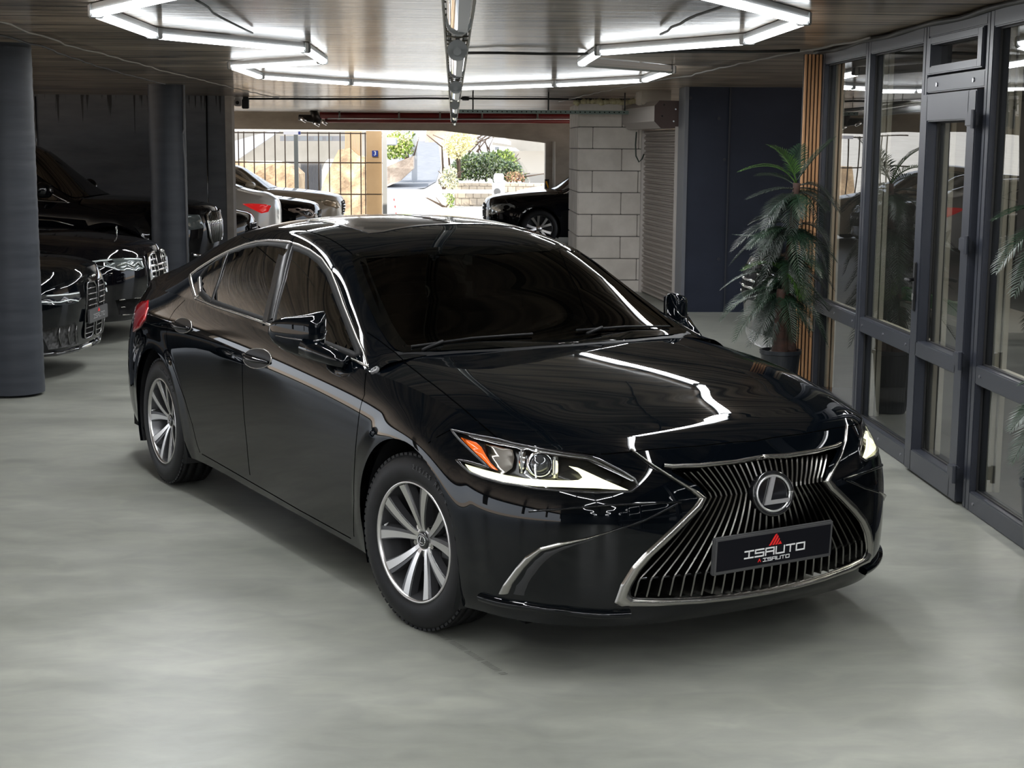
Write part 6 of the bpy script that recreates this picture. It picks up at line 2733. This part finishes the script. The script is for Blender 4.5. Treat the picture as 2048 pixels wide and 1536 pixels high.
# car faces -X; its tail (x=-4 in its own frame) points to +X
r5, K5 = make_car('parked_coupe', 'white coupe with its red tail lamp and boot toward the aisle', (-2.99 - 3.9, 26.9, -.1), math.pi, wp, WPAINT)
tlp = [(-3.35, .90), (-3.52, .905), (-3.72, .89), (-3.80, .86), (-3.76, .76), (-3.66, .74), (-3.50, .82)]
TLR = mat('tail_lamp_bright', (.50, .01, .01), .15, coat=1, emit=(.7, .02, .02), es=.25)
P = [Vector((a, -.9, b2)) for a, b2 in tlp]
V, F = patch_vf(K5, P, 'xz', .008, .05, .008)
two('tail_lamp', V, F, TLR, r5)
onbar(K5, 'boot_spoiler', [(-3.86, .0), (-3.85, .3), (-3.83, .6)], .022, WPAINT, r5, .015, plane='xw')
P = [Vector((a, -.9, b2)) for a, b2 in ((-3.66, .30), (-3.72, .30), (-3.70, .46), (-3.60, .54), (-3.63, .42))]
V, F = patch_vf(K5, P, 'xz', .005, .05, .005)
two('bumper_slot', V, F, GPLAS, r5)
# ---- black coupe
wp = make_warp(ax=1.0, az=1.0, nose=.02, blunt=.08)
r6, K6 = make_car('parked_coupe', 'glossy black coupe with oval headlight, between the white coupe and the champagne car', (-3.50, 29.2, -.1), 0, wp, BLACKP)
onpatch(K6, 'grille', [(0, .42), (.28, .42), (.34, .52), (.30, .68), (0, .69)], DARKVOID, r6, .006)
for i in range(6):
    onbar(K6, 'grille_bar', [(.03 + i * .05, .43), (.03 + i * .05, .67)], .007, CHROME, r6, .012, join=False)
onpatch(K6, 'headlight', [(.46, .62), (.56, .55), (.70, .56), (.83, .66), (.85, .73), (.74, .75), (.58, .71)], mat('lamp_warm', (.55, .45, .38), .1, .3, coat=1), r6, .007, mirror_join=False)
onpatch(K6, 'lamp_core', [(.56, .62), (.64, .585), (.74, .62), (.78, .68), (.66, .69)], mat('lamp_dark', (.06, .06, .06), .1, .3, coat=1), r6, .014, mirror_join=False)
# ---- champagne saloon
CPAINT = mat('champagne_paint', (.62, .52, .38), .3, .0, coat=.6)
wp = make_warp(ax=1.02, az=1.06, nose=.05, blunt=.10)
r7, K7 = make_car('parked_saloon', 'champagne coloured saloon farthest in the left row, nose toward the drive', (-3.25, 31.6, -.1), 0, wp, CPAINT)
onpatch(K7, 'grille', [(0, .50), (.28, .50), (.36, .62), (.34, .77), (0, .79)], DARKVOID, r7, .006)
for i in range(5):
    onbar(K7, 'grille_bar', [(0, .53 + i * .055), (.2, .53 + i * .055), (.33, .53 + i * .055)], .011, CHROME, r7, .014)
onpatch(K7, 'headlight', [(.45, .66), (.60, .63), (.78, .70), (.84, .80), (.72, .82), (.5, .78)], mat('lamp_gold', (.60, .48, .33), .1, .4, coat=1), r7, .007, mirror_join=False)
onpatch(K7, 'lower_intake', [(.40, .28), (.62, .26), (.80, .34), (.78, .44), (.60, .46), (.44, .42)], DARKVOID, r7, .005, mirror_join=False)
# ---- black suv at the right of the far opening, facing left
wp = make_warp(ax=1.0, aw=1.0, az=1.08, lift=.03, nose=.05, cab=1.15, boot=.25, blunt=.06)
xn = at(965, 430, 28.9).x
r8, K8 = make_car('parked_suv', 'black SUV at the far opening, facing left, partly behind the block wall', (xn + 1.02, 29.8, -.1), math.radians(183), wp, BLACKP, R=.36, arch=.41)
onpatch(K8, 'headlight', [(.50, .62), (.62, .60), (.80, .66), (.88, .76), (.80, .83), (.62, .80), (.50, .74)], mat('lamp_glass_pale', (.35, .37, .36), .08, .5, coat=1), r8, .007, mirror_join=False)
onpatch(K8, 'grille', [(0, .5), (.3, .5), (.36, .62), (.32, .8), (0, .82)], DARKVOID, r8, .006)
for i in range(4):
    onbar(K8, 'grille_bar', [(0, .55 + i * .07), (.32, .55 + i * .07)], .012, SATIN, r8, .014)
# ---- dark car behind the palm, plate toward the camera
wp = make_warp(ax=.95, aw=.98, az=1.12, lift=.04, nose=.06, cab=1.15, boot=.3, blunt=.08)
r9, K9 = make_car('parked_suv', 'dark SUV mostly hidden behind the potted palm, its black lettered plate showing low', (3.36, 12.42, -.05), math.radians(180), wp, BLACKP, R=.36, arch=.41)
h_ = K9.drop(.0, .42, 'wz')[0]
e_ = MB().box(h_.x + .01, h_.x + .03, -.26, .26, .33, .44, .004).build('plate_holder', GREYPL, r9)
PMx = Matrix.Translation((h_.x + .031, 0, .385)) @ Matrix(((0, 0, 1, 0), (1, 0, 0, 0), (0, 1, 0, 0), (0, 0, 0, 1)))
mb = MB()
for q in glyphs('ISAUTO', .038, .026, .006, .010):
    mb.box(q[0], q[1], q[2] - .008, q[3] - .008, 0, .002)
mb.build('plate_lettering', WHITEP, e_, PMx)
MB().prism([(-.03, .018), (.03, .018), (0, .048)], (0, 0, 0), (1, 0, 0), (0, 1, 0), (0, 0, 1), .002).build('plate_logo', REDP, e_, PMx)
onpatch(K9, 'grille', [(0, .62), (.3, .62), (.34, .70), (.3, .88), (0, .9)], DARKVOID, r9, .006)
for i in range(4):
    onbar(K9, 'grille_bar', [(0, .66 + i * .06), (.3, .66 + i * .06)], .012, CHROME, r9, .014)
onpatch(K9, 'headlight', [(.48, .70), (.66, .68), (.82, .76), (.84, .86), (.7, .88), (.5, .84)], mat('lamp_glass_pale', (.35, .37, .36), .08, .5, coat=1), r9, .007, mirror_join=False)
onpatch(K9, 'skid_plate', [(0, .24), (.5, .25), (.6, .36), (0, .36)], mat('skid_silver', (.5, .5, .5), .3, .6), r9, .006)
# ---- small dark open car outside the opening
wp = make_warp(ax=.8, aw=.9, az=.95)
r10, K10 = make_car('outdoor_car', 'small dark car with a pale green windscreen parked outside beside the pier', (at(1075, 370, 40).x + .2, 40.5, zo(40)), math.radians(200), wp, mat('dark_green_paint', (.03, .035, .035), .3, coat=1), lod_glass=mat('teal_glass', (.15, .45, .42), .1, coat=1), R=.3, arch=.34)

# ------------------------------------------------------------------ PALMS
LG = [mat('frond_dark', (.008, .020, .012), .4, spec=.4), mat('frond_mid', (.012, .030, .015), .4, spec=.4), mat('frond_gloss_grey', (.020, .027, .022), .42, spec=.4), mat('frond_bright', (.035, .085, .012), .42, spec=.4)]  # grey fronds carry leaf gloss highlights in their colour
TRK = noise_mat('palm_trunk_fibre', (.018, .008, .005), (.05, .02, .012), (9, 9, 26), 5, rough=(.7, .9), bump=.8, bdist=.01)


def frond(root, base, ctl, tip, m, wid=.15, n=26, seed=0):
    r = random.Random(seed)
    base, ctl, tip = Vector(base), Vector(ctl), Vector(tip)

    def P(t):
        return base * (1 - t) ** 2 + ctl * 2 * t * (1 - t) + tip * t * t
    pts = [P(t) for t in np.linspace(0, 1, 14)]
    mb = MB().tube(pts, [.0055 - .004 * i / 13 for i in range(14)], 5)
    ln = sum((a - b2).length for a, b2 in zip(pts[:-1], pts[1:]))
    side0 = None
    for i in range(n):
        t = .16 + .84 * i / (n - 1)
        p = P(t)
        d = (P(min(1, t + .02)) - P(max(0, t - .02))).normalized()
        s = d.cross(Vector((0, 0, 1)))
        if s.length < .15:
            s = d.cross(Vector((.3, -1, .2)))
        s.normalize()
        up = s.cross(d).normalized()
        L_ = wid * (math.sin(math.pi * min(1, (t * .86 + .10))) ** .6) * r.uniform(.88, 1.1)
        for sg in (-1, 1):
            ang = .72 + .35 * (1 - t) + r.uniform(-.07, .07)
            dr = (d * math.cos(ang) + s * sg * math.sin(ang) + up * .22).normalized()
            q1 = p + dr * L_ * .5
            q2 = p + dr * L_ + Vector((0, 0, -.16 * L_))
            wv_ = d * .0044
            V = [p, q1 - wv_, q1 + wv_, q2, q1 + up * .0015]
            mb.add([p - wv_ * .5, p + wv_ * .5, q1 + wv_ * 1.1, q1 - wv_ * 1.1, q2], [(0, 1, 2, 3), (3, 2, 4)])
    return mb.build('frond', m, root)


def palm(loc, label, spec, trunks, pot_r=.14, pot_h=.42, Y=10.2, extra=None, seed=1):
    root = empty('potted_palm', loc, 0, label, 'plant', None)
    o = Vector(loc)
    n = 56
    prof = [(pot_r * .66, 0), (pot_r * .70, .02), (pot_r * .97, pot_h - .03), (pot_r * 1.03, pot_h - .025), (pot_r * 1.03, pot_h), (pot_r * .92, pot_h), (pot_r * .9, pot_h - .05)]
    V = []
    for r_0, z in prof:
        for k in range(n):
            a = 2 * math.pi * k / n
            rr = r_0 * (1 + (.012 if k % 2 else -.012) * (1 if .01 < z < pot_h - .03 else 0))
            V.append((rr * math.cos(a), rr * math.sin(a), z))
    F = []
    for i in range(len(prof) - 1):
        for k in range(n):
            a, b2 = i * n + k, i * n + (k + 1) % n
            F.append((a, b2, b2 + n, a + n))
    F += [tuple(range(n))[::-1], tuple((len(prof) - 1) * n + k for k in range(n))]
    mesh_obj('pot', V, F, mat('pot_black', (.010, .012, .016), .38), root, smooth=False)
    mb = MB()
    rr = random.Random(seed)
    for i in range(70):
        a, q = rr.random() * 6.28, pot_r * .86 * math.sqrt(rr.random())
        bm = bmesh.new()
        bmesh.ops.create_icosphere(bm, subdivisions=1, radius=.016)
        mb.bm(bm, Matrix.Translation((q * math.cos(a), q * math.sin(a), pot_h - .035 + rr.random() * .012)) @ Matrix.Diagonal((1.2, .9, .7, 1)), True)
    pb = mb.build('pebbles', noise_mat('pebble', (.04, .04, .04), (.28, .27, .25), (22, 22, 22), detail=1, rough=(.4, .6), bump=0), root)
    pb['kind'] = 'stuff'
    for tr_ in trunks:
        pts = [Vector(p) - o for p in tr_[:-1]]
        # resample for a knobbly outline
        Q = []
        for a, b2 in zip(pts[:-1], pts[1:]):
            k = max(2, int((b2 - a).length / .03))
            Q += [a + (b2 - a) * i / k for i in range(k)]
        Q.append(pts[-1])
        mb = MB().tube(Q, [tr_[-1] * (1.0 + .10 * (i % 2) + .3 * max(0, 1 - i / 6)) * (1 - .25 * i / len(Q)) for i in range(len(Q))], 9)
        mb.build('trunk', TRK, root)
    for i, (b_, c_, t_, m_, w_) in enumerate(spec):
        frond(root, Vector(b_) - o, Vector(c_) - o, Vector(t_) - o, LG[m_], w_, seed=i + seed * 100)
    return root


def fl3(Y, b_, c_, t_, m_, w_, dy=0.):
    return (at(*b_, Y), at(*c_, Y + dy * .6), at(*t_, Y + dy), m_, w_)


Y0 = 10.25
sp1 = []
for b_, c_, t_, m_, w_, dy in (
    ((1593, 366), (1582, 312), (1540, 293), 3, .14, -.05), ((1592, 368), (1560, 312), (1480, 343), 3, .12, .05), ((1594, 362), (1618, 322), (1668, 278), 1, .15, -.02),
    ((1592, 372), (1560, 345), (1516, 352), 0, .14, .12), ((1590, 378), (1555, 372), (1496, 398), 2, .11, -.12), ((1590, 384), (1558, 392), (1530, 456), 2, .12, -.2),
    ((1595, 372), (1640, 352), (1672, 420), 2, .12, -.1), ((1597, 376), (1650, 372), (1684, 432), 2, .11, .08), ((1596, 384), (1630, 392), (1640, 462), 0, .11, .18), ((1593, 366), (1585, 330), (1602, 292), 1, .12, .2),
    ((1583, 450), (1535, 425), (1466, 500), 2, .13, -.12), ((1582, 456), (1530, 445), (1462, 528), 0, .13, .1), ((1580, 462), (1545, 462), (1500, 545), 2, .12, -.22), ((1584, 455), (1640, 425), (1664, 518), 2, .13, -.12),
    ((1584, 460), (1640, 450), (1656, 545), 0, .12, .1), ((1583, 466), (1610, 455), (1622, 525), 0, .11, -.2), ((1580, 450), (1548, 420), (1500, 448), 0, .12, .2), ((1582, 470), (1560, 478), (1470, 470), 0, .11, .15),
    ((1568, 545), (1540, 512), (1487, 540), 3, .12, -.1), ((1570, 550), (1592, 540), (1604, 597), 3, .12, -.15), ((1566, 552), (1510, 525), (1444, 578), 0, .11, .05), ((1570, 552), (1622, 530), (1655, 585), 2, .11, -.05), ((1568, 548), (1560, 500), (1530, 520), 0, .1, .2),
    ((1563, 580), (1505, 560), (1443, 640), 1, .13, -.12), ((1562, 585), (1515, 590), (1470, 680), 1, .13, -.2), ((1562, 592), (1540, 620), (1500, 690), 2, .12, -.25), ((1564, 585), (1620, 570), (1655, 690), 1, .12, -.05), ((1566, 582), (1640, 580), (1668, 640), 0, .12, .1),
    ((1564, 590), (1600, 610), (1622, 660), 0, .11, -.2), ((1563, 586), (1490, 590), (1450, 625), 0, .12, .15), ((1563, 582), (1590, 560), (1630, 610), 2, .11, .15), ((1562, 600), (1548, 640), (1538, 690), 0, .10, -.1)):
    sp1.append(fl3(Y0, b_, c_, t_, m_, w_, dy))
rf = random.Random(5)
for k in range(62):
    lv = rf.choice([((1590, 390), 0), ((1582, 465), 1), ((1575, 520), 1), ((1568, 560), 2), ((1566, 590), 2)])
    a_ = rf.uniform(-1, 1.15)
    bx, by = lv[0]
    tx = bx + a_ * rf.uniform(50, 95)
    ty = by + rf.uniform(30, 100)
    sp1.append(fl3(Y0, (bx, by), ((bx + tx) / 2, by - rf.uniform(0, 30)), (tx, ty), rf.choice([0, 0, 2, 1]), .115, rf.uniform(-.25, .25)))
pz0 = at(1561, 700, Y0)
pot_loc = (pz0.x, Y0, 0)
H_ = at(1561, 699, Y0 - .0).z
t1 = [(pz0.x + .01, Y0, H_ - .03), at(1568, 620, Y0), at(1580, 500, Y0), at(1588, 430, Y0), at(1594, 366, Y0), .032]
t2 = [(pz0.x - .02, Y0 - .04, H_ - .03), at(1558, 650, Y0 - .05), at(1563, 578, Y0 - .06), .038]
t3 = [(pz0.x + .07, Y0 + .03, H_ - .03), at(1584, 640, Y0 + .04), at(1575, 545, Y0 + .02), .036]
palm(pot_loc, 'tall artificial palm in a ribbed black pot, in front of the wood slats', sp1, [t1, t2, t3], .138, H_)
Y1 = 6.2
sp2 = []
for b_, c_, t_, m_, w_, dy in (
    ((2112, 420), (2060, 400), (1988, 440), 1, .09, -.05), ((2112, 450), (2060, 440), (1994, 542), 1, .10, -.1), ((2112, 470), (2075, 480), (2030, 588), 1, .10, -.12), ((2112, 410), (2080, 350), (2055, 330), 0, .09, .1),
    ((2115, 430), (2170, 390), (2230, 460), 0, .09, .1), ((2115, 450), (2160, 460), (2200, 560), 2, .09, -.05), ((2112, 420), (2120, 360), (2150, 300), 1, .09, .0), ((2112, 415), (2100, 340), (2075, 300), 3, .09, -.1),
    ((2110, 800), (2075, 790), (2022, 860), 1, .09, -.1), ((2110, 820), (2075, 830), (2024, 925), 1, .09, -.12), ((2110, 835), (2080, 860), (2052, 950), 0, .09, -.1), ((2112, 810), (2160, 800), (2200, 900), 2, .09, .0), ((2110, 795), (2090, 750), (2040, 770), 1, .08, .05), ((2112, 820), (2130, 850), (2150, 950), 0, .08, -.1),
    ((2112, 600), (2075, 590), (2058, 660), 0, .08, .1), ((2112, 600), (2160, 590), (2190, 660), 0, .08, .1)):
    sp2.append(fl3(Y1, b_, c_, t_, m_, w_, dy))
pz1 = at(2112, 900, Y1)
tt1 = [(pz1.x, Y1, .38), at(2110, 700, Y1), at(2112, 420, Y1), .034]
tt2 = [(pz1.x - .03, Y1 - .03, .38), at(2108, 900, Y1), at(2110, 800, Y1), .034]
palm((pz1.x, Y1, 0), 'second artificial palm at the right edge, only its frond tips in view', sp2, [tt1, tt2], .135, .41, seed=2)
